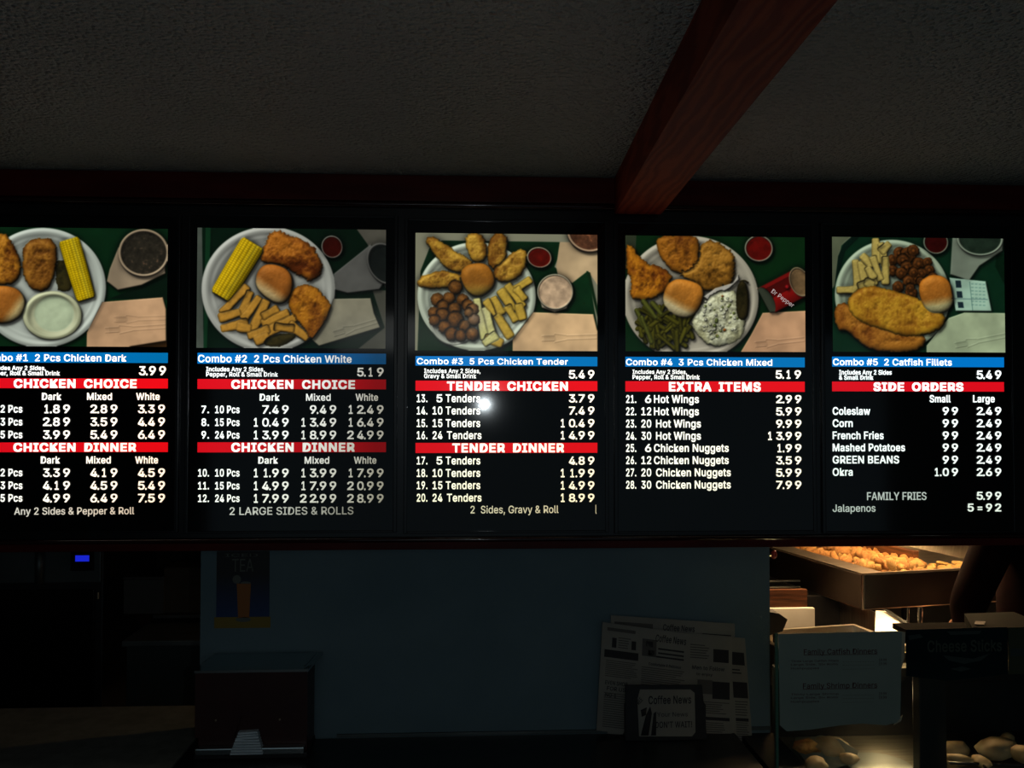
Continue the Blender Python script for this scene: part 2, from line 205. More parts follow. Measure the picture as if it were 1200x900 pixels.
# lettering outlines (advance, contours as x, y in thousandths) of a plain grotesque alphabet
GLYPHS = json.loads(r'''{"A":[480,[[16,0,201,509,276,509,463,0,395,0,287,302,264,372,232,478,245,478,213,371,191,302,85,0],[110,142,110,199,370,199,370,142]]],
"B":[456,[[60,0,60,509,241,509,274,507,304,501,329,491,350,477,367,461,381,442,390,421,396,398,398,374,397,353,393,336,387,320,356,286,315,267,331,260,347,254,363,245,378,234,391,220,402,203,411,184,416,161,418,136,416,111,410,88,400,67,386,48,368,31,344,18,317,8,284,2,247,0],[125,57,245,57,281,60,309,67,330,80,344,96,353,115,355,137,354,153,350,169,342,184,333,197,320,209,306,218,289,225,269,229,248,231,125,231],[125,285,238,285,288,296,302,304,314,314,323,326,330,340,335,355,336,372,333,393,326,412,313,429,294,442,270,449,240,452,125,452]]],
"C":[510,[[267,-7,225,-3,186,7,150,25,119,49,92,79,70,115,53,157,44,203,40,254,44,305,53,352,70,393,92,429,119,459,150,484,186,501,225,512,267,516,340,504,362,496,383,485,402,471,419,456,435,438,448,418,459,397,467,373,473,348,408,348,389,395,357,428,315,449,267,456,237,453,209,445,184,432,161,414,141,391,125,364,113,332,106,295,103,254,106,213,113,177,125,145,141,117,161,94,184,76,210,63,237,56,267,53,315,60,357,81,389,114,408,160,473,160,467,135,459,112,448,91,435,71,420,53,402,38,383,24,363,13,341,5,317,-2,293,-6]]],
"D":[502,[[219,0,96,0,96,57,215,57,254,60,288,68,318,81,343,99,363,122,379,149,390,181,397,216,399,255,397,294,390,329,379,361,364,388,344,410,320,428,291,441,258,449,221,452,93,452,93,509,225,509,273,505,315,495,353,478,385,455,412,426,433,391,449,351,458,306,462,255,458,205,449,159,433,119,411,83,384,54,351,31,312,14,268,3],[125,509,125,0,60,0,60,509]]],
"E":[419,[[60,0,60,509,372,509,372,452,125,452,125,286,355,286,355,229,125,229,125,57,375,57,375,0]]],
"F":[410,[[60,0,60,509,369,509,369,452,125,452,125,278,346,278,346,221,125,221,125,0]]],
"G":[520,[[269,-7,225,-3,185,7,149,25,118,49,91,79,69,116,53,157,43,203,40,254,43,305,53,352,69,393,91,429,117,459,149,484,184,501,223,512,265,516,291,514,316,510,340,504,363,494,384,483,403,469,421,453,436,436,449,416,460,395,468,373,474,349,408,349,387,393,356,427,315,448,265,456,236,453,209,445,183,432,160,414,141,392,125,364,113,332,106,295,103,254,106,213,113,177,125,145,141,117,161,95,184,76,210,63,238,56,269,53,296,55,322,61,345,71,365,85,382,102,396,123,407,147,413,173,415,202,434,199,283,199,283,256,478,256,478,200,475,160,466,124,451,91,431,62,406,38,377,19,344,5,308,-4]]],
"H":[517,[[60,0,60,509,125,509,125,289,392,289,392,509,457,509,457,0,392,0,392,232,125,232,125,0]]],
"I":[300,[[31,0,31,57,118,57,118,452,31,452,31,509,269,509,269,452,183,452,183,57,269,57,269,0]]],
"J":[396,[[185,-7,143,-2,106,11,75,33,52,63,38,100,33,145,33,173,98,173,98,145,100,117,108,93,122,74,139,61,160,53,185,50,209,53,230,61,248,74,261,93,269,117,272,145,272,509,336,509,336,145,332,100,318,63,294,33,263,11,227,-2]]],
"K":[467,[[104,145,104,216,139,261,174,303,212,344,364,509,448,509,231,276],[60,0,60,509,125,509,125,334,124,225,125,193,125,0],[372,0,188,259,228,309,449,0]]],
"L":[393,[[60,0,60,509,125,509,125,57,361,57,361,0]]],
"M":[628,[[60,0,60,509,152,509,277,187,287,159,299,123,311,84,322,49,307,49,318,83,330,121,342,158,352,187,476,509,568,509,568,0,504,0,504,291,504,327,505,369,506,413,507,457,513,457,498,409,482,363,467,322,456,291,342,0,286,0,170,291,159,321,145,361,129,408,112,457,119,457,120,416,121,372,122,328,122,291,122,0]]],
"N":[523,[[60,0,60,509,136,509,343,183,363,151,388,107,414,55,405,54,401,108,399,157,399,195,399,509,463,509,463,0,387,0,202,290,177,331,148,381,108,452,119,454,122,384,124,328,125,291,125,0]]],
"O":[533,[[267,-7,225,-3,186,7,150,25,119,49,92,79,70,115,53,157,44,203,40,254,44,305,53,352,70,393,92,429,119,459,150,484,186,501,225,512,267,516,309,512,348,501,384,484,415,459,442,429,464,393,480,352,490,305,493,254,490,203,480,157,464,115,442,79,415,49,384,25,348,7,309,-3],[267,53,296,55,324,63,349,76,372,94,392,116,408,144,420,176,428,213,430,254,428,295,420,332,408,365,392,392,372,415,349,433,324,446,296,453,267,456,237,453,210,445,184,433,161,415,142,392,125,364,113,332,106,295,103,254,106,213,113,176,125,144,142,117,161,94,184,76,210,63,237,55]]],
"P":[445,[[60,0,60,509,235,509,272,506,305,499,332,487,356,471,375,452,390,430,400,404,407,377,409,348,407,318,400,291,390,265,375,243,356,223,332,207,305,195,272,188,235,186,109,186,109,242,233,242,257,244,279,248,297,256,312,266,324,279,333,294,339,310,343,328,344,348,343,367,339,385,333,402,324,416,312,428,297,439,279,446,257,451,232,452,125,452,125,0]]],
"Q":[533,[[245,159,313,159,369,85,384,65,468,-48,401,-48,346,27,331,46],[267,-7,225,-3,186,7,150,25,119,49,92,79,70,115,53,157,44,203,40,254,44,305,53,352,70,393,92,429,119,459,150,484,186,501,225,512,267,516,309,512,348,501,384,484,415,459,442,429,464,393,480,352,490,305,493,254,490,203,480,157,464,115,442,79,415,49,384,25,348,7,309,-3],[267,53,296,55,324,63,349,76,372,94,392,116,408,144,420,176,428,213,430,254,428,295,420,332,408,365,392,392,372,415,349,433,324,446,296,453,267,456,237,453,210,445,184,433,161,415,142,392,125,364,113,332,106,295,103,254,106,213,113,176,125,144,142,117,161,94,184,76,210,63,237,55]]],
"R":[449,[[60,0,60,509,236,509,273,506,305,500,333,489,356,473,376,455,390,433,401,408,407,381,409,352,407,323,401,296,390,271,376,250,356,232,333,217,305,206,273,200,236,198,96,198,96,255,234,255,258,256,280,260,298,267,313,276,325,287,334,300,340,316,344,333,345,352,344,371,340,389,334,405,325,419,313,430,298,440,279,446,258,451,233,452,125,452,125,0],[353,0,230,229,303,229,428,0]]],
"S":[447,[[224,-9,188,-7,156,-1,128,9,102,23,81,40,64,60,51,83,42,109,38,137,104,137,108,118,114,102,123,88,136,76,150,66,166,59,224,49,246,50,267,54,286,60,303,69,317,79,329,92,338,106,344,122,346,139,344,154,340,168,332,179,296,205,245,222,184,239,145,253,112,269,86,289,67,313,56,341,52,372,54,400,62,425,75,448,92,468,113,484,138,498,165,508,195,514,227,516,259,514,289,508,316,498,340,484,360,468,377,449,390,427,398,403,401,378,337,378,332,402,320,421,302,437,280,449,254,456,225,459,204,457,185,454,167,448,152,440,139,430,129,418,121,405,117,391,115,376,117,359,122,345,131,334,169,308,212,293,264,279,312,264,359,238,395,198,402,180,407,161,408,139,406,112,399,87,386,64,370,43,349,25,323,11,294,0,261,-7]]],
"T":[449,[[32,452,32,509,417,509,417,452,257,452,257,0,193,0,193,452]]],
"U":[517,[[259,-8,220,-6,186,2,154,15,126,33,103,55,85,80,71,108,63,140,60,173,60,509,124,509,124,178,126,155,132,133,141,113,153,95,169,80,187,68,208,59,232,53,259,52,285,53,309,59,331,68,349,80,364,95,377,113,385,133,391,155,393,178,393,509,457,509,457,173,454,140,446,108,433,80,414,55,391,33,363,15,332,2,297,-6]]],
"V":[480,[[204,0,16,509,84,509,192,206,215,137,248,31,235,31,267,138,290,206,395,509,463,509,278,0]]],
"W":[686,[[155,0,16,509,82,509,163,196,175,145,187,94,197,40,189,40,200,94,211,145,224,196,306,509,380,509,462,196,474,145,486,94,497,40,488,40,499,94,510,145,523,196,603,509,670,509,530,0,455,0,368,323,351,391,336,475,350,475,335,395,318,323,230,0]]],
"X":[474,[[18,0,217,284,217,236,29,509,104,509,178,400,204,361,223,329,243,292,232,292,252,329,272,361,298,400,374,509,446,509,259,239,259,287,456,0,382,0,292,129,268,165,250,195,230,231,244,231,225,196,206,166,182,129,91,0]]],
"Y":[472,[[203,0,203,208,16,509,91,509,192,344,222,292,250,230,224,230,251,293,280,344,381,509,455,509,268,208,268,0]]],
"Z":[438,[[42,0,42,46,273,385,306,431,341,476,348,454,285,452,223,452,40,452,40,509,397,509,397,462,169,129,134,81,97,33,90,54,152,57,214,57,399,57,399,0]]],
"a":[389,[[160,-9,137,-7,115,-3,94,5,76,15,60,29,48,45,38,63,32,84,30,108,32,128,36,146,43,161,53,174,64,184,78,193,125,211,178,220,234,227,265,235,271,240,274,246,276,255,267,297,240,322,196,331,149,322,118,301,100,274,41,291,51,313,64,331,79,346,95,358,114,368,133,375,194,384,239,379,286,360,300,350,312,336,322,320,330,301,335,278,337,251,337,0,277,0,277,52,252,25,215,1],[170,45,192,47,211,51,228,59,242,68,254,80,263,93,270,108,274,122,276,138,276,190,259,182,231,176,200,171,175,168,134,159,103,139,97,130,93,118,92,105,102,72,130,52]]],
"b":[424,[[229,-8,208,-7,189,-3,172,4,138,31,118,59,112,59,112,0,53,0,53,509,114,509,114,319,137,346,171,373,188,379,207,383,229,384,259,382,287,374,313,361,335,342,354,320,370,293,381,261,388,227,390,189,388,151,381,116,370,84,355,57,336,34,313,16,288,3,260,-6],[220,47,242,49,262,55,279,66,294,80,306,97,316,117,323,139,327,163,328,189,327,215,323,239,316,261,307,281,295,298,280,311,262,322,243,328,220,330,198,328,178,322,161,312,147,299,134,282,125,263,118,241,114,216,113,189,114,162,118,138,125,115,135,95,147,78,162,65,179,55,198,49]]],
"c":[396,[[207,-8,174,-5,144,3,117,16,93,35,72,58,56,85,44,116,37,150,34,187,37,225,44,260,56,291,72,318,93,341,117,360,144,374,174,382,207,384,260,377,305,356,340,322,362,277,303,262,290,289,270,311,242,325,207,330,184,328,163,321,145,310,130,296,118,278,108,258,102,236,98,212,96,187,98,163,102,139,108,117,118,97,130,80,145,66,163,55,184,49,207,46,243,52,271,66,292,89,304,117,363,102,341,56,306,21,261,-1]]],
"d":[424,[[195,-8,165,-6,137,3,111,16,89,34,70,57,55,84,43,116,36,151,34,189,36,227,43,261,55,293,70,320,89,342,112,361,137,374,165,382,196,384,218,383,237,379,253,373,287,346,306,319,311,509,372,509,372,0,313,0,313,59,307,59,287,31,252,4,236,-3,217,-7],[205,47,226,49,246,55,263,65,278,78,290,95,299,115,306,138,310,162,312,189,310,216,306,241,300,263,290,282,278,299,263,312,246,322,227,328,205,330,182,328,162,322,145,311,130,298,118,281,108,261,102,239,98,215,96,189,98,163,102,139,109,117,118,97,130,80,145,66,162,55,182,49]]],
"e":[404,[[212,-8,177,-5,145,3,117,16,92,35,72,58,56,85,44,116,37,150,34,187,36,224,44,258,55,290,71,317,91,340,115,359,142,373,172,382,205,384,266,374,285,366,303,355,319,341,334,324,347,305,357,282,365,256,370,227,371,194,371,169,75,169,75,221,338,221,310,202,308,226,304,248,298,269,288,286,277,301,263,314,246,323,227,328,205,330,183,328,164,323,146,313,131,301,119,286,109,270,102,251,97,231,96,211,96,178,98,151,102,127,110,106,121,88,135,73,151,61,169,53,190,48,212,46,254,53,285,73,306,105,365,91,358,72,348,55,335,39,320,26,302,14,283,4,261,-3,237,-7]]],
"f":[254,[[228,379,228,327,6,327,6,379],[81,0,81,432,82,452,87,470,96,486,107,499,120,510,135,519,187,530,222,527,243,521,227,468,215,472,195,474,178,472,164,468,154,460,147,449,143,435,142,419,142,0]]],
"g":[425,[[207,-151,180,-149,156,-146,134,-140,82,-110,51,-69,101,-41,122,-66,154,-88,207,-97,236,-95,261,-87,282,-75,298,-58,308,-34,311,-6,311,68,287,41,252,16,236,10,217,6,195,5,165,7,138,14,113,27,90,43,71,65,55,90,43,120,36,154,34,191,36,229,43,263,55,293,71,320,90,342,112,361,138,374,166,382,196,384,218,383,237,379,253,373,288,346,308,319,313,379,372,379,372,-9,370,-40,363,-67,350,-90,334,-109,314,-124,291,-136,265,-144,237,-149],[205,59,227,61,246,66,264,75,278,87,290,103,300,121,307,142,311,166,312,193,311,219,307,242,300,264,291,283,279,299,264,312,247,322,227,328,205,330,182,328,163,322,145,312,130,298,118,282,109,262,102,241,98,218,96,193,98,167,102,144,109,123,118,104,131,88,145,76,163,66,183,61]]],
"h":[410,[[114,227,114,0,53,0,53,509,114,509,114,287,102,287,116,319,132,344,152,362,175,374,200,382,227,384,252,383,275,377,295,369,313,356,328,340,341,321,350,298,355,271,357,240,357,0,296,0,296,235,293,263,286,286,273,304,256,318,235,326,210,329,192,328,176,324,161,317,147,308,136,297,126,283,119,266,115,248]]],
"i":[167,[[53,0,53,379,114,379,114,0],[84,443,73,444,63,448,54,455,47,463,43,472,41,483,43,494,47,504,54,512,63,518,73,522,84,524,95,522,105,518,114,512,121,504,125,494,126,483,125,472,121,463,114,455,105,448,95,444]]],
"j":[167,[[53,379,114,379,114,-30,112,-52,108,-72,102,-90,92,-106,80,-119,65,-129,47,-137,27,-141,4,-143,-10,-143,-10,-87,2,-87,18,-85,31,-80,40,-72,47,-61,51,-46,53,-29],[83,443,72,444,62,448,53,455,47,463,42,472,41,483,42,494,47,504,53,512,62,518,72,522,83,524,95,522,105,518,114,512,120,504,125,494,126,483,125,472,120,463,114,455,105,448,95,444]]],
"k":[381,[[110,137,110,212,121,212,284,379,360,379,184,199,177,199],[53,0,53,509,114,509,114,0],[294,0,148,186,191,229,372,0]]],
"l":[189,[[139,-2,112,0,91,8,74,20,62,37,55,59,53,84,53,509,114,509,114,99,120,62,126,57,135,53,146,52,160,53,170,54,181,3,162,-1]]],
"m":[610,[[53,0,53,379,112,379,112,295,114,314,122,331,132,346,172,376,219,386,245,383,268,375,287,361,303,342,314,320,321,295,312,295,318,312,326,329,337,343,381,375,437,386,458,385,478,380,497,372,514,361,529,346,541,328,550,307,555,283,557,255,557,0,496,0,496,254,493,279,485,298,473,313,456,323,438,329,419,330,402,329,387,326,374,320,345,290,335,247,335,0,274,0,274,260,272,280,265,297,253,311,238,322,220,328,199,330,158,320,145,312,135,302,126,289,119,274,115,257,114,238,114,0]]],
"n":[410,[[114,227,114,0,53,0,53,379,112,379,112,287,102,287,116,319,132,344,152,362,175,374,200,382,227,384,252,383,275,377,295,369,313,356,328,340,341,321,350,298,355,271,357,240,357,0,296,0,296,235,293,263,286,286,273,304,256,318,235,326,210,329,192,328,176,324,161,317,147,308,136,297,126,283,119,266,115,248]]],
"o":[415,[[207,-8,174,-5,144,3,117,16,93,35,72,58,56,85,44,116,37,150,34,187,37,225,44,260,56,291,72,318,93,341,117,360,144,374,174,382,207,384,241,382,271,374,299,360,323,341,343,318,359,291,371,260,379,225,381,187,379,150,371,116,359,85,343,58,323,35,299,16,271,3,241,-5],[207,46,231,49,252,55,270,66,285,80,298,97,307,117,314,139,318,163,319,187,318,212,314,236,307,258,298,278,285,296,270,310,252,321,231,328,207,330,184,328,163,321,145,310,130,296,118,278,108,258,102,236,98,212,96,187,98,163,102,139,108,117,118,97,130,80,145,66,163,55,184,49]]],
"p":[424,[[53,-143,53,379,112,379,112,319,118,319,137,346,171,373,188,379,207,383,229,384,259,382,287,374,313,361,335,342,354,320,370,293,381,261,388,227,390,189,388,151,381,116,370,84,355,57,336,34,313,16,288,3,260,-6,229,-8,208,-7,189,-3,173,4,138,31,118,59,114,-143],[220,47,242,49,262,55,279,66,294,80,306,97,316,117,323,139,327,163,328,189,327,215,323,239,316,261,307,281,295,298,280,311,262,322,243,328,220,330,198,328,178,322,161,312,147,299,134,282,125,263,118,241,114,216,113,189,114,162,118,138,125,115,135,95,147,78,162,65,179,55,198,49]]],
"q":[424,[[372,-143,311,-143,311,59,287,31,252,4,236,-3,217,-7,195,-8,165,-6,137,3,111,16,89,34,70,57,55,84,43,116,36,151,34,189,36,227,43,261,55,293,70,320,89,342,112,361,137,374,165,382,196,384,218,383,237,379,253,373,287,346,307,319,313,319,313,379,372,379],[205,47,226,49,246,55,263,65,278,78,290,95,299,115,306,138,310,162,312,189,310,216,306,241,300,263,290,282,278,299,263,312,246,322,227,328,205,330,182,328,162,322,145,311,130,298,118,281,108,261,102,239,98,215,96,189,98,163,102,139,109,117,118,97,130,80,145,66,162,55,182,49]]],
"r":[259,[[53,0,53,379,112,379,112,321,124,339,137,354,152,367,171,377,191,383,213,385,229,384,243,384,243,322,230,324,207,326,190,324,174,321,159,315,146,306,135,296,126,284,119,269,115,254,114,237,114,0]]],
"s":[365,[[182,-8,157,-7,133,-3,112,3,93,12,76,24,62,38,50,54,41,73,36,94,94,107,101,87,111,72,124,60,141,52,160,47,181,45,206,47,227,53,244,62,258,74,265,88,268,103,266,115,262,126,254,136,243,144,229,150,212,155,149,170,118,180,92,192,72,208,58,227,50,249,47,274,49,295,55,314,65,332,79,347,95,360,115,370,137,378,161,383,187,384,212,383,234,379,254,372,271,363,286,352,299,339,324,290,268,277,262,291,254,304,243,316,228,325,210,331,187,333,166,331,147,326,131,317,119,305,111,292,109,277,110,264,115,253,124,243,172,223,229,209,261,200,287,187,306,171,320,153,328,131,331,107,329,85,323,65,312,47,298,31,281,18,260,6,236,-2,210,-7]]],
"t":[227,[[204,379,204,327,6,327,6,379],[65,471,126,471,126,98,127,83,130,70,136,61,144,55,156,51,170,50,185,51,202,54,213,2,192,-3,168,-4,138,-1,113,7,92,21,77,41,68,64,65,93]]],
"u":[410,[[182,-5,158,-3,135,2,115,11,97,23,82,39,69,59,60,82,54,109,53,139,53,379,114,379,114,144,116,117,124,94,137,75,154,61,175,53,200,50,218,51,234,55,249,62,263,71,274,83,283,97,290,113,295,132,296,153,296,379,357,379,357,0,298,0,298,92,307,92,294,60,277,35,257,17,234,5,209,-3]]],
"v":[389,[[163,0,17,379,84,379,165,155,187,87,206,21,184,21,203,87,224,155,305,379,371,379,226,0]]],
"w":[567,[[138,0,23,379,87,379,133,214,154,137,175,41,165,41,186,135,206,214,252,379,316,379,362,214,382,136,402,41,391,41,413,135,434,214,480,379,545,379,429,0,368,0,319,172,305,225,291,280,277,338,291,338,277,280,263,225,248,172,199,0]]],
"x":[379,[[21,0,171,218,171,171,29,379,100,379,147,306,179,253,207,206,175,206,202,253,233,306,282,379,352,379,209,169,209,214,358,0,287,0,231,85,200,136,173,182,205,182,178,136,148,85,91,0]]],
"y":[389,[[47,-139,61,-86,71,-87,104,-89,130,-74,151,-36,163,-1,17,379,84,379,165,155,187,87,206,21,184,21,202,87,224,155,305,379,371,379,204,-58,177,-107,139,-136,91,-145,65,-143]]],
"z":[380,[[42,0,42,46,254,320,48,323,48,379,333,379,333,331,126,60,339,56,339,0]]],
"0":[453,[[227,-7,191,-3,158,7,130,24,105,48,85,77,69,113,57,155,50,202,48,254,50,306,57,353,69,395,85,431,106,461,130,484,159,502,191,512,227,516,262,512,295,502,323,484,348,461,368,431,384,395,396,353,403,306,405,254,403,202,396,155,384,113,368,77,348,48,323,24,295,7,263,-3],[227,50,250,52,271,60,290,74,306,92,320,116,330,144,338,176,342,213,344,254,342,295,338,332,330,365,320,393,306,416,290,435,271,449,250,457,227,460,203,457,182,449,163,435,147,416,134,393,123,365,115,332,111,295,109,254,111,213,115,176,123,144,134,116,147,92,163,74,182,60,203,52]]],
"1":[453,[[76,0,76,55,391,55,391,0],[276,509,276,0,212,0,212,448,86,358,86,427,198,509]]],
"2":[453,[[64,0,64,47,234,229,282,282,311,327,320,371,319,389,315,405,308,419,298,431,287,441,273,449,224,460,205,458,188,454,172,447,159,438,148,427,139,413,132,398,128,381,127,362,66,362,68,391,75,418,86,442,102,464,121,482,143,496,168,507,196,513,225,516,254,513,281,507,306,497,328,482,346,465,361,445,372,423,379,398,381,372,371,318,336,259,267,180,153,60,389,57,389,0]]],
"3":[453,[[218,-7,188,-5,159,1,133,10,108,22,88,38,70,57,57,79,48,104,44,132,109,132,112,115,118,100,126,87,137,76,150,66,165,59,219,50,275,61,291,69,304,80,315,93,323,108,328,125,329,145,328,163,323,180,316,196,306,211,292,223,275,234,254,241,229,246,201,248,157,248,157,299,288,448,70,452,70,509,372,509,372,461,211,278,211,289,247,290,279,286,308,276,333,262,354,244,371,222,383,198,391,173,393,145,390,116,383,90,370,66,354,45,333,27,309,12,281,2,251,-5]]],
"4":[453,[[40,105,40,158,247,509,311,509,109,166,413,163,413,105],[282,0,282,121,282,146,282,318,343,318,343,0]]],
"5":[453,[[221,-7,192,-5,165,1,140,11,118,25,99,41,83,60,71,82,63,105,60,130,122,130,125,115,130,102,138,89,173,60,221,50,241,51,259,56,276,64,291,75,304,89,314,104,322,122,326,141,328,162,326,183,321,203,314,221,303,237,290,251,275,262,257,270,238,275,218,277,167,268,128,246,67,253,96,509,366,509,366,452,151,452,134,301,178,325,229,334,252,332,274,328,294,321,313,311,330,299,345,285,358,269,370,251,379,231,386,210,390,187,391,163,388,132,381,102,369,76,352,52,332,32,309,15,282,3,253,-4]]],
"6":[453,[[226,-7,196,-4,168,3,142,15,119,31,100,51,84,74,73,101,66,130,64,162,65,187,71,212,80,239,137,340,252,509,322,509,151,261,145,261,165,288,196,307,235,314,265,312,291,305,316,295,337,280,355,262,370,240,380,215,387,187,389,157,387,127,379,98,368,73,352,50,333,30,310,14,284,3,257,-4],[226,48,245,50,263,55,279,63,293,73,304,86,314,101,322,119,326,137,327,157,326,178,322,196,314,213,304,228,293,241,279,251,263,259,245,264,226,265,207,264,190,259,174,252,160,241,148,229,138,214,131,197,126,179,125,158,126,138,131,119,138,102,148,86,160,73,174,63,190,55,207,50]]],
"7":[453,[[97,0,323,448,62,452,62,509,391,509,391,449,165,0]]],
"8":[453,[[226,-7,193,-5,163,1,136,11,111,25,91,42,74,62,62,84,54,109,52,135,53,156,58,176,65,195,75,212,87,228,101,241,117,252,134,260,153,265,129,276,109,289,93,308,80,330,73,354,70,380,73,405,79,429,90,450,106,469,124,485,146,498,170,508,197,514,226,516,255,514,282,508,306,498,328,485,346,469,361,450,373,429,379,405,382,380,379,354,372,330,359,308,343,289,323,276,300,267,319,260,335,252,351,241,365,228,377,212,387,195,395,176,399,156,401,135,398,109,391,84,378,62,362,42,341,25,317,11,289,1,259,-5],[226,49,248,50,267,54,285,60,300,69,313,79,323,91,331,106,335,121,337,139,335,157,330,173,322,189,312,202,298,213,283,223,265,230,247,234,226,235,206,234,187,230,169,223,154,213,140,202,130,189,122,173,117,157,115,139,117,121,121,106,129,91,139,79,152,69,167,60,185,54,205,50],[226,290,274,300,287,308,298,318,307,330,314,344,318,359,319,376,318,392,314,407,308,420,299,432,288,442,275,449,226,460,177,449,164,442,153,432,145,420,138,407,134,392,133,376,134,359,138,344,145,330,154,318,165,308,178,300]]],
"9":[453,[[226,516,256,513,285,506,310,494,333,478,352,458,368,434,380,408,387,378,389,347,387,322,382,296,373,270,315,168,200,0,130,0,301,248,307,248,287,221,257,202,218,195,188,197,161,203,137,214,116,229,98,247,83,269,72,294,66,321,64,352,66,382,73,411,85,436,101,459,120,479,143,494,168,506,196,513],[226,460,207,459,190,454,174,446,160,435,148,423,138,407,131,390,127,372,125,352,127,331,131,313,138,295,148,280,160,268,174,257,190,250,207,245,226,243,245,245,263,249,279,257,293,267,305,280,314,295,322,312,326,330,327,350,326,371,322,390,314,407,305,422,293,435,279,446,263,454,245,459]]],
".":[188,[[95,-4,83,-3,73,1,63,9,55,18,51,29,50,41,51,53,55,64,63,73,73,81,83,85,95,87,107,85,118,81,128,73,135,64,140,53,141,41,140,29,135,18,128,9,118,1,107,-3]]],
",":[188,[[38,-119,68,71,137,71,84,-119]]],
"&":[448,[[197,-7,150,-2,110,12,78,34,54,62,39,96,34,133,37,163,47,189,85,235,140,279,216,335,237,352,255,375,262,405,258,427,245,445,226,457,201,461,168,453,145,431,137,399,145,363,169,327,204,284,438,0,364,0,171,231,121,293,87,344,78,370,75,398,79,430,91,458,109,481,134,499,165,510,200,513,235,510,266,499,290,482,308,459,320,433,324,404,315,362,291,325,256,293,154,217,110,174,100,154,97,131,100,108,109,87,124,70,143,57,166,49,193,46,223,50,251,59,301,95,321,121,336,151,346,186,349,224,408,224,405,180,397,144,371,92,345,62,333,47,305,23,271,7,234,-3]]],
"#":[440,[[242,0,326,509,377,509,294,0],[10,140,19,192,400,192,391,140],[64,0,147,509,198,509,115,0],[40,316,49,368,429,368,421,316]]],
"=":[453,[[72,245,72,301,381,301,381,245],[72,97,72,153,381,153,381,97]]],
"!":[196,[[67,160,63,509,132,509,128,160],[98,-4,86,-3,75,1,66,9,58,18,54,29,52,41,54,53,58,64,66,73,75,80,86,85,98,86,110,85,121,80,130,73,138,64,142,53,143,41,142,29,138,18,130,9,121,1,110,-3]]],
"'":[206,[[78,318,70,509,136,509,128,318]]],
"_":[319,[[319,0,319,-56,0,-56,0,0]]],
"-":[453,[[337,244,337,188,114,188,114,244]]]}''')
def text_geo(s, bold=.012, sc=1.0, mono=False):
    k = (s, bold, sc)
    if k in _tc: return _tc[k]
    c = bpy.data.curves.new('t', 'CURVE'); c.dimensions = '2D'; c.fill_mode = 'BOTH'; pen = 0
    for ch in s:
        if ch == ' ': pen += .20; continue
        adv, cont = GLYPHS[ch]
        for q in cont:
            sp = c.splines.new('POLY'); n = len(q)//2; sp.points.add(n-1); sp.use_cyclic_u = True
            for i in range(n): sp.points[i].co = (q[2*i]/1000+pen, q[2*i+1]/1000, 0, 1)
        pen += (adv/1000+bold*.7)*sc
    o = bpy.data.objects.new('t', c); COL.objects.link(o)
    dg = bpy.context.evaluated_depsgraph_get(); dg.update()
    me = bpy.data.meshes.new_from_object(o.evaluated_get(dg))
    v = np.zeros(len(me.vertices)*3); me.vertices.foreach_get('co', v); v = v.reshape(-1, 3)
    f = [tuple(p.vertices) for p in me.polygons]
    bpy.data.objects.remove(o); bpy.data.curves.remove(c); bpy.data.meshes.remove(me)
    r = bold*.40
    if r > .001:                                    # heavier strokes: the outline doubled at small offsets
        V = []; F = []
        for k5, (dx, dy) in enumerate(((-r, -r), (r, -r), (-r, r), (r, r), (0, 0))):
            F += [tuple(i+len(V)*len(v) for i in q) for q in f]; V.append(v+np.array((dx, dy, k5*.00005)))
        v = np.concatenate(V); f = F
    _tc[k] = (v, f); return _tc[k]
def cap_h(bold): return text_geo('H', bold)[0][:, 1].max()-max(0, bold*.4)
class TextMesh:                                     # collects lettering lying on the plane y=Y
    def __init__(s, Y): s.Y = Y; s.v = []; s.f = []
    def line(s, t, u0, u1, v0, v1, bold=.035, sc=1.0, tilt=0):
        g, f = text_geo(t, bold, sc); ch = cap_h(bold)
        a = PY(u0, v1, s.Y); b = PY(u1, v1, s.Y); top = PY(u0, v0, s.Y)
        x0, x1 = g[:, 0].min(), g[:, 0].max(); n = len(s.v)
        W = b.x-a.x; Hh = top.z-a.z; sl = (b.z-a.z)*0
        for q in g:
            fx = (q[0]-x0)/(x1-x0); X = fx*W; Z = q[1]/ch*Hh + sl*fx
            if tilt: X, Z = X*math.cos(tilt)-Z*math.sin(tilt), X*math.sin(tilt)+Z*math.cos(tilt)
            s.v.append((a.x+X, s.Y-q[2], a.z+Z))
        s.f += [tuple(i+n for i in p) for p in f]
    def digits(s, t, u1, v0, v1, k=1.0, bold=.03):  # loose price digits at an even pitch
        toks = []
        for c in t:
            if c == '.' and toks: toks[-1] += '.'
            else: toks.append(c)
        for i, c in enumerate(toks):
            r = u1-(len(toks)-1-i)*11.6*k; wd = 7.9*k
            if c[0] == ' ': continue
            if c[0] == '1': s.line('1', r-wd+1.8*k, r-1.6*k, v0, v1, bold)
            elif c[0] == '=': s.line('=', r-wd+1, r-1, v0, v1, bold)
            else: s.line(c[0], r-wd, r-.3*k, v0+.2, v1-.2, bold)
            if '.' in c: s.line('.', r+.2*k, r+2.0*k, v0, v1, bold)
    def build(s, name, material, root, parent=None, thick=.0008, label=None):
        me = bpy.data.meshes.new(name)
        v = [Vector(q)-root.location for q in s.v]
        me.from_pydata(v, [], s.f); bm = B(); bm.from_mesh(me); bpy.data.meshes.remove(me)
        for f in bm.faces:
            if f.normal.y > 0: f.normal_flip()
        r = bmesh.ops.extrude_face_region(bm, geom=bm.faces[:])
        bmesh.ops.translate(bm, vec=(0, thick, 0), verts=[q for q in r['geom'] if isinstance(q, bmesh.types.BMVert)])
        return obj(name, bm, material, parent or root, label=label)

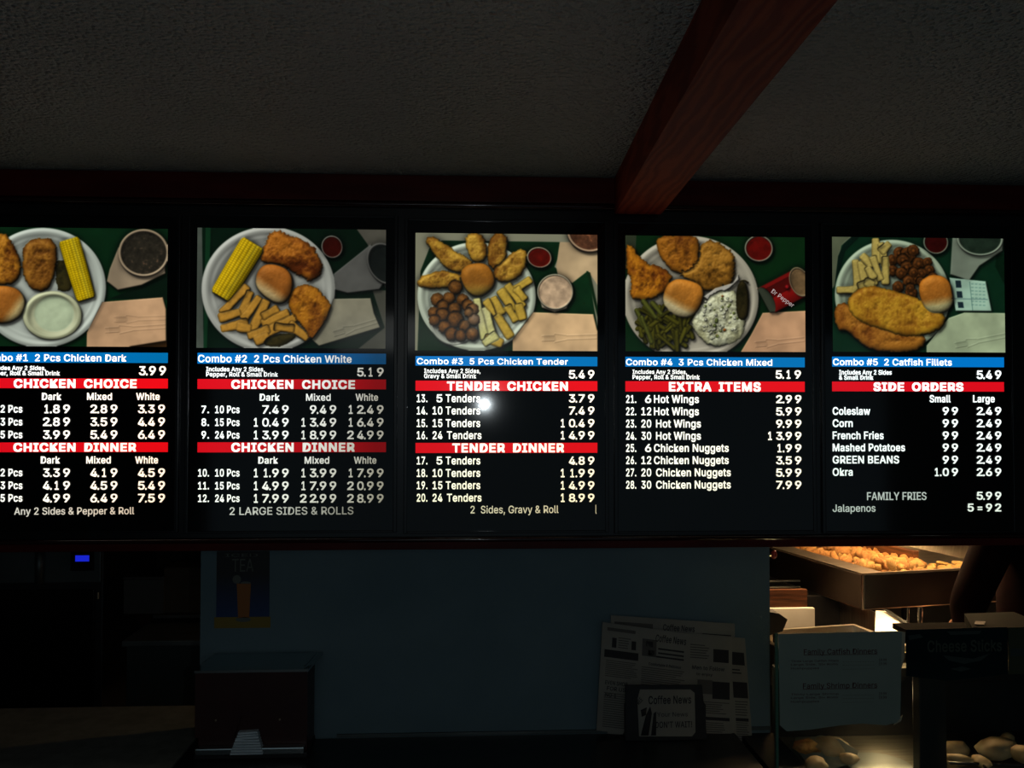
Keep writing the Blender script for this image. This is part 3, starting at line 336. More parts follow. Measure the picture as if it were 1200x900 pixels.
# ================================================================== room shell
ZC = 2.29; YF = 2.30; YW = 2.42; ZT = .82
bm = B(); bmbox(bm, -3.6, 3.6, -3.2, 5.2, -.1, 0); struct('floor', bm, M['floor'])
bm = B(); bmbox(bm, -3.6, 3.6, -3.2, 5.2, ZC, ZC+.1); struct('ceiling', bm, M['ceiling'], 'dark textured popcorn ceiling')
bm = B(); bmbox(bm, -3.7, -3.6, -3.2, 5.2, 0, ZC); struct('wall_left', bm, M['roomwall'])
bm = B(); bmbox(bm, 3.6, 3.7, -3.2, 5.2, 0, ZC); struct('wall_right', bm, M['roomwall'])
bm = B(); bmbox(bm, -3.6, 3.6, -3.3, -3.2, 0, ZC); struct('wall_back', bm, M['roomwall'])
bm = B(); bmbox(bm, -3.6, 3.6, 5.1, 5.2, 0, ZC); struct('wall_kitchen', bm, M['kitchenwall'])
xl = PY(235, 700, YW).x; xr = PY(902, 700, YW).x
bm = B(); bmbox(bm, xl, xr, YW, YW+.1, 0, ZC-.002); struct('wall_front', bm, M['wall'], 'blue-grey painted partition under the lit menu boards')
bm = B(); bmbox(bm, xl+.36, xr, YW-.006, YW, ZT, ZT+.008); struct('baseboard_front', bm, M['steeldim'])
# fascia above the boards
zf0 = PY(600, 238, YF).z
bm = B(); bmbox(bm, -3.55, PY(722, 220, YF).x, YF-.01, YF+.02, zf0, ZC-.001, .002); bmbox(bm, PY(723, 220, YF).x, 3.55, YF+.004, YF+.02, zf0, ZC-.001, .002)
struct('trim_1', bm, M['redtrim'], 'dark red fascia board between ceiling and boards')
# ceiling beam: runs away from the menu over the camera
zb = 2.195
def at_z(u, v, z): return PZ(u, v, z)
vp = PY(590, 475, 1.0); dirx = vp.x
def beamx(x0, Y): return x0 + dirx*(Y-YF)
pl = at_z(866, 0, zb); pr = at_z(982, 0, zb); 
xL = pl.x + dirx*(YF-pl.y); xR = pr.x + dirx*(YF-pr.y)
bm = B(); ys = (-3.1, YF-.012)
c = [(beamx(xL, ys[0]), ys[0]), (beamx(xR, ys[0]), ys[0]), (beamx(xR, ys[1]), ys[1]), (beamx(xL, ys[1]), ys[1])]
bmpoly(bm, [(x, y, zb) for x, y in c], (0, 0, ZC-zb-.001)); struct('trim_2', bm, M['redwood'], 'red stained wooden ceiling beam running from the menu fascia')

# ================================================================== lightbox carrying the boards
zlb0 = PY(600, 643, YF).z; zlb1 = zf0
lb = thing('menu_light_box', 'long black sign light box holding the five lit boards', 'sign box', (0, YF+.1, zlb0))
lbox(lb, 'housing', -2.6, 2.6, YF+.0065, YF+.115, zlb0+.004, zlb1, M['black'], .002)
bm = B(); bmbox(bm, -2.6, 2.6, YF-.004, YF+.004, zlb0, zlb0+.026, .002); struct('trim_3', bm, M['redtrim'], 'dark red rail along the foot of the sign box')
for i, (zz, r) in enumerate(((PY(552, 241, YF).z, .007), (PY(548, 632, YF).z, .006))):
    bm = B(); bmcyl(bm, (-2.6, YF-.004, zz), (2.6, YF-.004, zz), r, seg=40); o = struct('trim_%d' % (4+i), bm, M['rail'], 'glossy dark rail of the sign box')
    for p in o.data.polygons: p.use_smooth = True

# ================================================================== food photographs (flat backlit prints, painted with numpy)
def gblur(a, s):
    h, w_ = a.shape[:2]; p = int(s*3)+1; A = np.pad(a, ((p, p), (p, p)), 'edge')
    fy = np.fft.fftfreq(A.shape[0])[:, None]; fx = np.fft.rfftfreq(A.shape[1])[None]
    G = np.exp(-2*(math.pi*s)**2*(fx**2+fy**2)); return np.fft.irfft2(np.fft.rfft2(A)*G, A.shape)[p:-p, p:-p]
class Photo:
    W, H = 480, 304
    def __init__(s, rect, k):      # rect: the print's corners in the coordinates the drawing is given in
        s.x0, s.y0, s.x1, s.y1 = rect
        ys, xs = np.mgrid[0:s.H, 0:s.W]
        s.X = s.x0+(xs+.5)/s.W*(s.x1-s.x0); s.Y = s.y0+(ys+.5)/s.H*(s.y1-s.y0)
        s.pp = (s.x1-s.x0)/s.W
        s.A = np.zeros((s.H, s.W, 3)); s.Z = np.zeros((s.H, s.W)); s.rng = np.random.default_rng(k)
        s.n1 = s.fbm(6); s.n2 = s.fbm(20); s.n3 = s.fbm(60)
        s.px_of_noise = 0
    def fbm(s, cells, oct=3):
        out = np.zeros((s.H, s.W)); amp = 1; t = 0
        for o in range(oct):
            c = cells*2**o; g = s.rng.random((c+2, int(c*1.6)+3))
            yy = np.linspace(0, c-1e-3, s.H); xx = np.linspace(0, c*1.6-1e-3, s.W)
            yi = yy.astype(int); xi = xx.astype(int); fy = (yy-yi)[:, None]; fx = (xx-xi)[None]
            fy = fy*fy*(3-2*fy); fx = fx*fx*(3-2*fx)
            out += amp*((g[yi][:, xi]*(1-fx)+g[yi][:, xi+1]*fx)*(1-fy)+(g[yi+1][:, xi]*(1-fx)+g[yi+1][:, xi+1]*fx)*fy)
            t += amp; amp *= .55
        return out/t*2-1
    def put(s, d, z, col, soft=3.0):            # d: signed distance (inside < 0), z: new height, col: colour
        mk = np.clip(.5-d/soft, 0, 1)
        col = np.asarray(col, float)
        s.A = s.A*(1-mk[..., None])+col*mk[..., None]
        s.Z = s.Z*(1-mk)+z*mk
    def fill(s, col): s.A[:] = np.array(col)
    def loc(s, cx, cy, ang):
        a = math.radians(ang); dx = s.X-cx; dy = s.Y-cy
        return dx*math.cos(a)+dy*math.sin(a), -dx*math.sin(a)+dy*math.cos(a)
    def smooth(s, pts, n=2):
        for _ in range(n):
            q = []
            for i in range(len(pts)):
                a, b = pts[i], pts[(i+1) % len(pts)]
                q += [(.75*a[0]+.25*b[0], .75*a[1]+.25*b[1]), (.25*a[0]+.75*b[0], .25*a[1]+.75*b[1])]
            pts = q
        return pts
    def dpoly(s, pts):
        d = np.full(s.X.shape, 1e9); ins = np.zeros(s.X.shape, bool); n = len(pts)
        for i in range(n):
            (ax, ay), (bx, by) = pts[i], pts[(i+1) % n]
            ex, ey = bx-ax, by-ay; t = np.clip(((s.X-ax)*ex+(s.Y-ay)*ey)/(ex*ex+ey*ey+1e-9), 0, 1)
            d = np.minimum(d, np.hypot(s.X-ax-t*ex, s.Y-ay-t*ey))
            c = ((ay > s.Y) != (by > s.Y)) & (s.X < (bx-ax)*(s.Y-ay)/((by-ay) or 1e-9)+ax); ins ^= c
        return np.where(ins, -d, d)
    def poly(s, pts, col, z=0, soft=3, n=0, round_=0):
        d = s.dpoly(pts)-round_; c = np.array(col)*(1+n*s.n2[..., None]+.16*s.n1[..., None])*(1+.22*((s.X-s.X.mean())/(s.x1-s.x0))[..., None]); s.put(d, z, c, soft)
    def plate(s, cx, cy, rx, ry, ang=0, col=(.80, .82, .80)):
        x, y = s.loc(cx, cy, ang); r = np.hypot(x/rx, y/ry); R = (rx+ry)/2
        z = 8+14*np.clip((r-.74)/.2, 0, 1)**1.5-6*np.clip((r-.96)/.04, 0, 1)
        z = z+1.2*np.sin(np.clip((r-.8)/.2, 0, 1)*math.pi*4)*(r > .8)
        s.put((r-1)*R, z, np.array(col)*(1-.05*np.clip((r-.7)/.1, 0, 1))[..., None], 3)
    def blob(s, pts, col, col2, z0=20, h=30, edge=38, rough=5, wob=9):     # battered, craggy piece
        d = s.dpoly(s.smooth(pts, 1))-7+wob*1.6*s.n2+wob*1.0*s.n3
        t = np.clip(-d/edge, 0, 1); dome = np.sqrt(1-(1-t)**2)
        crag = np.abs(s.n1)*2.2+np.abs(s.n2)*.6
        z = z0+h*dome+rough*(s.n2*1.3+s.n3*.55)-rough*.8*crag
        mixv = np.clip(.62+1.0*s.n1+.6*s.n2+.35*s.n3, 0, 1)[..., None]
        c = np.array(col)*(1-mixv)+np.array(col2)*mixv
        c = c*(.74+.26*np.clip(t*2.4, 0, 1))[..., None]
        s.put(d, z, c, 4)
    def corn(s, ax, ay, bx, by, r, z0=24):
        L_ = math.hypot(bx-ax, by-ay); ang = math.degrees(math.atan2(by-ay, bx-ax)); x, y = s.loc(ax, ay, ang)
        rr = r*(1-.10*(x/L_)**2)
        d = np.maximum(np.abs(y)-rr, np.maximum(-x-6, x-L_-6)); e_ = rr*.55; q = np.hypot(np.maximum(np.abs(y)-rr*.4, 0), np.maximum(np.maximum(-x+e_*.6, x-L_+e_*.6), 0))-rr*.6
        d = np.maximum(d, q)
        yy = np.clip(y/rr, -1, 1); row = np.arcsin(yy)*4.4
        k = np.abs(np.sin(row*math.pi/2*1.3))**.6*np.abs(np.sin(x/13*math.pi+(np.floor(row*.65) % 2)*.5))**.4
        z = z0+34*np.sqrt(1-yy**2)+5*k
        c = np.array((.93, .76, .02))*(.66+.34*k)[..., None]*(1-.10*s.n2[..., None])
        c = c+np.array((.05, .10, .14))*np.exp(-((yy+.35)/.25)**2)[..., None]*.5
        s.put(d, z, c, 3)
    def bun(s, pts, dirv, z0=40, c1=(.64, .37, .12), c2=(.88, .76, .52)):
        d = s.dpoly(s.smooth(pts, 3))-11+4*s.n1; t = np.clip(-d/46, 0, 1); dome = np.sqrt(1-(1-t)**2)
        cx = sum(p[0] for p in pts)/len(pts); cy = sum(p[1] for p in pts)/len(pts)
        side = np.clip(((s.X-cx)*dirv[0]+(s.Y-cy)*dirv[1])/70*.9+.1*s.n1, -1, 1)
        m_ = (np.clip((side-.15)/.65, 0, 1)**1.3)[..., None]
        c = (np.array(c1)*(1+.12*s.n2[..., None]+.22*np.clip(-side, 0, 1)[..., None]))*(1-m_)+np.array(c2)*m_
        s.put(d, z0+36*dome+1.5*s.n3, c, 4)
    def stick(s, ax, ay, bx, by, wd, col, z0=26, flat=True, bend=0):
        L_ = math.hypot(bx-ax, by-ay); ang = math.degrees(math.atan2(by-ay, bx-ax)); x, y = s.loc(ax, ay, ang)
        y = y-bend*np.sin(np.clip(x/L_, 0, 1)*math.pi)
        wd = wd*(1+.14*np.sin(x/L_*2.6+ax)); y = y+2.5*s.n2
        q = np.hypot(y if not flat else np.maximum(np.abs(y)-wd*.45, 0), np.maximum(np.maximum(-x, x-L_), 0))-(wd*.5 if flat else wd)
        t = np.clip(-q/(wd*.5 if flat else wd), 0, 1)
        z0 = z0+(9*math.sin(ax*1.7+by) if flat else 0)
        z = z0+(10 if flat else 16)*np.sqrt(1-(1-t)**2)+.8*s.n3
        c = np.array(col)*(.72+.28*t)[..., None]*(1+.10*s.n2+.06*s.n3)[..., None]
        s.put(q, z, c, 2.5)
    def ball(s, cx, cy, r, col, z0=24, ring=False, wob=2.5):
        d = np.hypot(s.X-cx, s.Y-cy)-r+wob*s.n3*2; t = np.clip(-d/r, 0, 1)
        c = np.array(col)*(1+.35*s.n3+.2*s.n2)[..., None]*(.68+.32*t)[..., None]
        if ring: c = c*(1-.45*np.exp(-((d+r*.62)/(r*.2))**2))[..., None]
        s.put(d, z0+r*.9*np.sqrt(1-(1-t)**2)+1.5*s.n3, c, 3)
    def cup(s, cx, cy, rx, ry, ang, rim, inside, wall=None, z=50, flecks=False, rw=.11):
        if wall: s.poly(wall, rim*np.array((.92, .92, .93)) if not isinstance(rim, tuple) else np.array(rim)*.86, z*.5, 4)
        x, y = s.loc(cx, cy, ang); r = np.hypot(x/rx, y/ry); R = (rx+ry)/2
        s.put((r-1)*R, z+6*np.exp(-((r-.96)/.06)**2), np.array(rim), 3)
        c = np.array(inside)*(1+.25*s.n2+(.25*s.n3 if flecks else 0))[..., None]
        if flecks: c = c+np.array((.35, .2, .14))*np.clip(s.n3+s.n2-.55, 0, 1)[..., None]
        s.put((r-(1-rw))*R, z-10, c, 4)
    def fork(s, ax, ay, bx, by, amp=2.2):       # cutlery showing through the napkin as relief
        for o in (-1, 1):
            L_ = math.hypot(bx-ax, by-ay); x, y = s.loc(ax, ay, math.degrees(math.atan2(by-ay, bx-ax)))
            t = x/L_; half = np.where(t < .0, 13, np.where(t < .28, 24-40*t, 11)); 
            line = np.exp(-((y-o*half)/2.4)**2)*((t > -.3) & (t < 1)); s.Z += amp*line; s.A *= (1-.16*line)[..., None]
        for k in (-15, -5, 5, 15):
            x, y = s.loc(ax, ay, math.degrees(math.atan2(by-ay, bx-ax))); line = np.exp(-((y-k)/1.8)**2)*((x < 8) & (x > -58))
            s.A *= (1-.20*line)[..., None]
    def finish(s, tint=(1, 1, 1), gain=1.0, sat=1.0):
        Z = gblur(s.Z, .8)*1.0/s.pp; gy, gx = np.gradient(Z)
        n = np.dstack((-gx, -gy, np.full_like(gx, 1.6))); n /= np.linalg.norm(n, axis=2, keepdims=True)
        lv = np.array((-.35, -.55, .8)); lv /= np.linalg.norm(lv); lam = np.clip((n*lv).sum(2), 0, 1)
        sh = np.clip((np.roll(np.roll(gblur(s.Z, 1.5), 5, 1), 7, 0)-s.Z)/22, 0, 1); sh[:7] = 0; sh[:, :5] = 0; sh = gblur(sh, 1.5)
        ao = np.clip((gblur(s.Z, 9)-s.Z)/40, 0, .6)
        img = s.A*(.34+.78*lam)[..., None]*(1-.55*sh)[..., None]*(1-ao)[..., None]
        hv = lv+np.array((0, 0, 1)); hv /= np.linalg.norm(hv)
        img += .16*np.clip((n*hv).sum(2), 0, 1)[..., None]**26*np.clip(s.A.mean(2)*1.3, 0, 1)[..., None]
        img = np.dstack([gblur(img[..., i], .8) for i in range(3)])
        g = img.mean(2, keepdims=True); img = g+(img-g)*sat
        return np.clip(img*np.array(tint)*gain, 0, 1)
GREEN = (.035, .16, .075); DGREEN = (.03, .09, .055); TABLE = (.50, .46, .40); NAPK = (.74, .64, .54)
FR1, FR2 = (.34, .15, .03), (.76, .48, .12)
FRY = (.80, .62, .22)
def hull(cx, cy, rx, ry, ang=0, n=14):
    a = math.radians(ang); return [(cx+rx*math.cos(t)*math.cos(a)-ry*math.sin(t)*math.sin(a), cy+rx*math.cos(t)*math.sin(a)+ry*math.sin(t)*math.cos(a)) for t in np.linspace(0, 2*math.pi, n, False)]
def photo1():
    p = Photo((-130, 88, 980, 780), 1); p.fill(GREEN); p.A *= (1+.12*p.n1)[..., None]
    p.poly([(640, 500), (985, 360), (985, 505)], DGREEN); p.poly([(700, 790), (985, 740), (985, 790)], (.20, .12, .05))
    p.plate(250, 440, 372, 350)
    p.blob([(-100, 130), (20, 130), (60, 170), (120, 300), (110, 380), (60, 420), (-60, 420), (-120, 300)], FR1, FR2, wob=5)
    p.blob([(150, 190), (200, 160), (320, 160), (325, 330), (290, 430), (220, 460), (150, 400), (135, 280)], (.42, .23, .06), (.66, .42, .13), wob=5)
    p.blob([(330, 280), (380, 280), (430, 400), (410, 460), (330, 440)], (.12, .11, .05), (.22, .19, .08), z0=12, h=10, rough=2)
    p.corn(400, 160, 505, 500, 62)
    x, y = p.loc(310, 600, 0); r = np.hypot(x/172, y/142); p.put((r-1)*155+4*p.n1, 26+12*np.exp(-((r-.88)/.1)**2)+p.n1*3, np.array((.80, .80, .66))*(1-.10*np.exp(-((r-.82)/.08)**2))[..., None], 5)
    x, y = p.loc(320, 590, 0); r = np.hypot(x/115, y/105); p.put((r-1)*110, 24+3*p.n1, np.array((.78, .83, .70))*(1+.05*p.n2)[..., None], 12)
    p.bun([(-60, 440), (90, 440), (150, 520), (120, 600), (40, 640), (-60, 620)], (.8, .55))
    p.cup(840, 230, 150, 140, 0, (.70, .60, .50), (.17, .15, .12), wall=[(690, 200), (640, 330), (625, 400), (690, 450), (830, 420), (970, 350), (960, 200)], flecks=True)
    p.poly([(512, 790), (512, 700), (600, 520), (955, 490), (975, 560), (978, 745), (700, 790)], (.78, .60, .46), 14, n=.03)
    p.fork(700, 680, 975, 660); p.fork(740, 620, 975, 610, 1.2)
    return p.finish((.98, 1.0, .95), .86)
def photo2():
    p = Photo((55, 88, 1115, 758), 2); p.fill((.03, .11, .06)); p.A *= (1+.15*p.n1)[..., None]
    p.poly([(50, 85), (80, 85), (95, 760), (50, 760)], (.36, .40, .36)); p.poly([(100, 88), (130, 88), (115, 760), (95, 760)], (.06, .24, .13), 5)
    p.poly([(950, 88), (1120, 88), (1120, 430), (1010, 170)], (.34, .33, .29)); p.poly([(1040, 430), (1120, 430), (1120, 760), (960, 760), (1110, 640)], (.30, .30, .26))
    p.plate(455, 430, 375, 352, col=(.78, .79, .75))
    p.blob([(470, 110), (520, 110), (560, 140), (630, 150), (700, 200), (745, 260), (745, 330), (690, 375), (640, 350), (600, 330), (540, 290), (420, 280), (420, 230), (440, 180)], (.36, .15, .03), (.76, .44, .11), wob=8)
    p.corn(365, 175, 190, 470, 72)
    for a in ((330, 420, 200, 560), (350, 450, 310, 560), (400, 480, 320, 590), (440, 500, 370, 650), (190, 590, 290, 560), (200, 650, 330, 620), (430, 620, 560, 560), (460, 665, 600, 590), (580, 630, 670, 700), (350, 690, 450, 655), (390, 720, 450, 690), (500, 540, 430, 580), (500, 640, 590, 650), (290, 640, 350, 650)):
        p.stick(*a, 27, (.80, .57, .19))
    p.blob([(440, 720), (480, 690), (580, 680), (610, 690), (540, 740), (450, 745)], (.15, .14, .05), (.26, .22, .08), z0=18, h=12, rough=2, wob=3)
    p.blob([(600, 420), (700, 410), (770, 470), (815, 540), (760, 600), (750, 690), (710, 710), (660, 650), (600, 570), (570, 500)], (.48, .24, .04), (.80, .50, .10), wob=8)
    p.bun([(410, 310), (480, 295), (560, 330), (585, 400), (560, 480), (510, 505), (430, 460), (385, 390)], (-.55, .8))
    p.cup(810, 188, 60, 64, -20, (.62, .60, .55), (.22, .035, .015))
    p.cup(1110, 280, 95, 125, -30, (.42, .42, .40), (.10, .12, .11), wall=[(1030, 170), (820, 340), (830, 430), (900, 448), (1080, 425), (1110, 380)], z=34)
    p.poly([(820, 480), (1030, 475), (1050, 560), (1085, 640), (740, 745), (700, 710), (780, 600)], (.58, .56, .47), 12, n=.03)
    p.fork(880, 660, 1080, 600)
    return p.finish((.98, .98, .96), .84)
def photo3():
    p = Photo((82, 117, 1103, 772), 3); p.fill((.55, .52, .44))
    p.poly([(95, 790), (110, 330), (160, 200), (230, 158), (895, 160), (880, 250), (860, 300), (960, 380), (1050, 320), (1103, 640), (1103, 790)], (.04, .15, .07), n=.1)
    p.poly([(870, 300), (890, 160), (1103, 160), (1103, 400), (1050, 320), (960, 390), (880, 350)], (.74, .60, .46))
    p.poly([(1040, 320), (1062, 330), (1103, 520), (1103, 580)], (.05, .13, .06), 4)
    p.cup(1060, 90, 130, 125, 0, (.75, .58, .46), (.35, .20, .13), flecks=True)
    p.plate(425, 470, 332, 305, col=(.80, .80, .73))
    p.plate(300, 590, 142, 155, col=(.72, .70, .66))
    C1, C2 = (.47, .27, .06), (.78, .56, .18)
    p.blob([(140, 150), (190, 145), (260, 200), (360, 250), (400, 290), (330, 340), (240, 300), (170, 200)], C1, C2, wob=5, edge=30)
    p.blob([(360, 130), (440, 120), (470, 180), (475, 260), (410, 275), (370, 210)], C1, C2, wob=5, edge=30)
    p.blob([(520, 120), (580, 118), (590, 230), (560, 300), (500, 310), (485, 220)], C1, C2, wob=5, edge=30)
    p.blob([(660, 205), (705, 220), (690, 320), (610, 385), (530, 375), (520, 320), (590, 260)], C1, C2, wob=5, edge=30)
    p.blob([(95, 380), (200, 330), (330, 345), (335, 400), (200, 420), (110, 415)], C1, C2, wob=5, edge=26)
    for a in ((425, 490, 470, 700, (.86, .80, .50)), (475, 540, 520, 720, (.86, .80, .52)), (560, 730, 480, 700, FRY), (720, 375, 640, 430, FRY), (600, 410, 680, 520, FRY), (560, 440, 630, 540, FRY), (480, 500, 560, 600, FRY), (520, 480, 560, 560, FRY), (540, 580, 610, 690, FRY), (600, 530, 640, 600, FRY), (650, 430, 690, 480, FRY), (660, 520, 680, 590, FRY), (470, 730, 530, 690, (.84, .78, .5))):
        p.stick(*a[:4], 26, a[4])
    for q in ((305, 420, 40), (270, 480, 34), (205, 490, 38), (235, 525, 34), (185, 560, 32), (345, 490, 34), (375, 520, 34), (300, 540, 36), (235, 575, 38), (190, 605, 32), (305, 600, 46), (400, 545, 36), (245, 640, 36), (355, 635, 34), (410, 600, 34), (285, 680, 38), (335, 690, 34), (400, 680, 38), (380, 560, 26)):
        p.ball(*q, (.50, .29, .10))
    d = np.hypot((p.X-420)/90, (p.Y-590)/110); mk = np.clip(1-d, 0, 1)[..., None]*.45; p.A = p.A*(1-mk)+np.array((.62, .58, .62))*mk
    p.bun([(335, 350), (370, 300), (470, 285), (520, 370), (500, 430), (430, 465), (370, 430)], (0, 1), c1=(.58, .34, .09), c2=(.64, .48, .18))
    p.cup(775, 248, 70, 58, 10, (.78, .68, .58), (.36, .045, .02))
    p.cup(865, 440, 102, 100, 0, (.80, .72, .62), (.80, .64, .52), wall=[(765, 440), (790, 530), (860, 556), (930, 535), (962, 440)], rw=.08)
    p.poly([(625, 790), (625, 710), (740, 556), (1080, 565), (1103, 660), (1103, 790)], (.86, .67, .50), 12, n=.02)
    p.fork(860, 700, 1100, 690)
    return p.finish((.95, 1.0, .96), .90)
def photo4():
    p = Photo((88, 133, 1115, 793), 4); p.fill((.035, .16, .06)); p.A *= (1+.12*p.n1)[..., None]
    p.poly([(80, 130), (150, 130), (140, 300), (80, 330)], (.20, .24, .17))
    p.plate(460, 490, 388, 358, col=(.76, .74, .68))
    p.blob([(95, 190), (130, 200), (160, 260), (230, 310), (310, 330), (350, 380), (290, 470), (200, 500), (110, 490), (130, 400), (100, 320)], (.42, .19, .03), (.78, .48, .08), wob=7)
    p.blob([(280, 140), (480, 130), (505, 180), (500, 300), (470, 350), (370, 340), (300, 270), (265, 180)], (.38, .19, .04), (.66, .40, .09), wob=4)
    p.blob([(520, 180), (600, 160), (650, 200), (710, 240), (700, 330), (690, 400), (600, 430), (540, 440), (500, 400), (400, 360), (420, 340), (500, 300)], (.42, .26, .05), (.70, .48, .15), wob=8)
    p.poly([(530, 480), (600, 430), (700, 400), (730, 350), (735, 380), (680, 430), (560, 500)], (.75, .74, .72), 40)
    p.blob([(560, 490), (640, 450), (720, 450), (740, 560), (770, 640), (740, 720), (620, 760), (540, 740), (470, 650), (480, 580)], (.72, .72, .56), (.90, .92, .80), z0=20, h=22, rough=6, wob=6)
    for k in range(70):
        a = p.rng.random()*2*math.pi; r = math.sqrt(p.rng.random()); x = 620+110*r*math.cos(a); y = 600+130*r*math.sin(a)
        p.ball(x, y, 5+p.rng.random()*5, [(.55, .62, .30), (.90, .92, .82), (.78, .42, .12), (.92, .93, .85)][int(p.rng.choice([0, 1, 2, 3], p=[.25, .4, .07, .28]))], z0=46, wob=1)
    for i in range(52):
        a = p.rng.random()*2*math.pi; r = math.sqrt(p.rng.random()); x = 310+150*r*math.cos(a); y = 655+95*r*math.sin(a)
        t = math.radians(p.rng.choice([60, 75, 110, 25, 130])+p.rng.random()*20); l = 40+p.rng.random()*22
        g = .7+p.rng.random()*.5
        p.stick(x-l*math.cos(t), y-l*math.sin(t), x+l*math.cos(t), y+l*math.sin(t), 12.5, (.30*g, .29*g, .06*g), z0=16+i*.35, flat=False)
    for a in ((190, 510, 260, 600), (150, 560, 190, 640), (240, 520, 290, 580), (180, 600, 235, 740)):
        p.stick(*a, 14, (.36, .38, .13), z0=34, flat=False)
    p.bun([(350, 380), (480, 400), (530, 450), (500, 550), (440, 595), (350, 570), (300, 500)], (-.45, .85), c1=(.70, .44, .14), c2=(.86, .80, .62))
    p.blob([(735, 400), (765, 390), (785, 470), (780, 580), (755, 610), (730, 590), (722, 480)], (.10, .09, .03), (.20, .17, .07), z0=30, h=22, edge=24, rough=2, wob=2)
    p.stick(740, 390, 785, 395, 4, (.20, .18, .07), 36, False, -8)
    p.cup(850, 200, 82, 76, 0, (.66, .66, .58), (.38, .035, .02))
    x, y = p.loc(985, 450, -28); d = np.maximum(np.abs(x)-125, np.abs(y)-92)+6; c = np.where((np.abs(y+x*.0) < 120)[..., None], np.array((.46, .045, .035)), 0)*(1+.3*np.cos(y/92*2))[..., None]
    c = c*np.where((np.abs(y+30) < 34), .55, 1)[..., None]
    p.put(d, 30+20*np.sqrt(np.clip(1-(y/100)**2, 0, 1)), c, 6); p.put(np.maximum(np.hypot(x+110, y/1.9)-45, d-2), 30, (.22, .25, .2), 4)
    p.cup(1085, 390, 58, 88, -20, (.60, .52, .40), (.46, .36, .24), z=52)
    p.ball(1012, 420, 13, (.75, .10, .12), 60, wob=.5)
    p.poly([(740, 800), (800, 700), (870, 570), (1118, 556), (1118, 800)], (.78, .60, .46), 12, n=.02)
    p.fork(890, 745, 1110, 720)
    return p.finish((1, .99, .93), .82)
def photo5():
    p = Photo((98, 140, 1083, 797), 5); p.fill((.04, .17, .10)); p.A *= (1+.12*p.n1)[..., None]
    p.poly([(95, 135), (210, 138), (150, 190), (125, 300), (110, 420), (95, 440)], (.42, .43, .34))
    p.poly([(205, 140), (250, 140), (170, 220), (130, 360), (112, 400), (130, 250), (160, 180)], (.03, .10, .07), 4)
    p.poly([(1040, 230), (1090, 230), (1090, 420), (1030, 300)], (.02, .10, .05))
    p.plate(440, 475, 330, 322, col=(.72, .75, .66))
    for q in ((440, 270, 32), (480, 230, 36), (530, 240, 46), (560, 215, 34), (500, 270, 36), (590, 290, 38), (440, 330, 32), (520, 310, 36), (490, 345, 34), (640, 280, 28), (650, 325, 30), (605, 345, 32), (570, 375, 36), (530, 390, 34), (560, 340, 30), (470, 425, 34), (545, 460, 36), (540, 430, 28), (600, 390, 26), (670, 365, 28)):
        p.ball(*q, (.50, .25, .08), ring=True)
    for a in ((345, 155, 350, 280), (375, 180, 400, 300), (400, 260, 400, 400), (230, 280, 240, 420), (265, 290, 280, 400), (270, 250, 320, 300), (330, 260, 370, 380), (130, 445, 250, 440), (250, 420, 340, 390), (300, 320, 330, 370), (420, 180, 380, 220), (290, 400, 330, 410)):
        p.stick(*a, 25, (.80, .66, .34))
    p.blob([(110, 540), (180, 520), (260, 600), (400, 670), (560, 690), (625, 710), (600, 770), (500, 795), (330, 785), (240, 730), (200, 680), (120, 660)], (.52, .26, .06), (.74, .44, .13), wob=4, rough=3)
    p.blob([(185, 500), (230, 460), (300, 420), (430, 450), (580, 490), (680, 550), (735, 590), (720, 650), (620, 700), (480, 700), (380, 660), (300, 640), (200, 580)], (.62, .36, .07), (.84, .58, .14), wob=4, rough=3, z0=34)
    p.bun([(590, 410), (660, 360), (740, 370), (780, 450), (770, 540), (690, 570), (620, 540)], (.2, .9), c1=(.68, .38, .11), c2=(.80, .72, .52))
    p.cup(690, 165, 72, 68, 0, (.60, .62, .54), (.20, .02, .015))
    p.cup(945, 140, 135, 100, 0, (.58, .60, .54), (.12, .17, .13), wall=[(785, 140), (770, 350), (880, 385), (940, 300), (1075, 210), (1080, 140)], z=36)
    p.poly([(765, 368), (975, 388), (1008, 560), (800, 560)], (.66, .76, .70), 16)
    for k in range(4):
        for j in range(3): p.poly([(800+j*6, 385+j*62), (830+j*6, 385+j*62), (834+j*6, 425+j*58), (804+j*6, 425+j*58)], (.10, .16, .20), 16)
        for j in range(7): p.poly([(890+k*22, 400+j*20+k), (905+k*22, 400+j*20+k), (905+k*22, 406+j*20+k), (890+k*22, 406+j*20+k)], (.45, .58, .55), 16)
    p.poly([(880, 390), (884, 390), (900, 560), (896, 560)], (.35, .48, .46), 16); p.poly([(780, 486), (985, 490), (985, 495), (780, 491)], (.4, .5, .5), 16)
    p.poly([(630, 800), (630, 760), (760, 600), (850, 568), (1083, 570), (1090, 800)], (.66, .68, .56), 12, n=.02)
    p.fork(860, 745, 1083, 700)
    return p.finish((.94, 1.0, .94), .84)

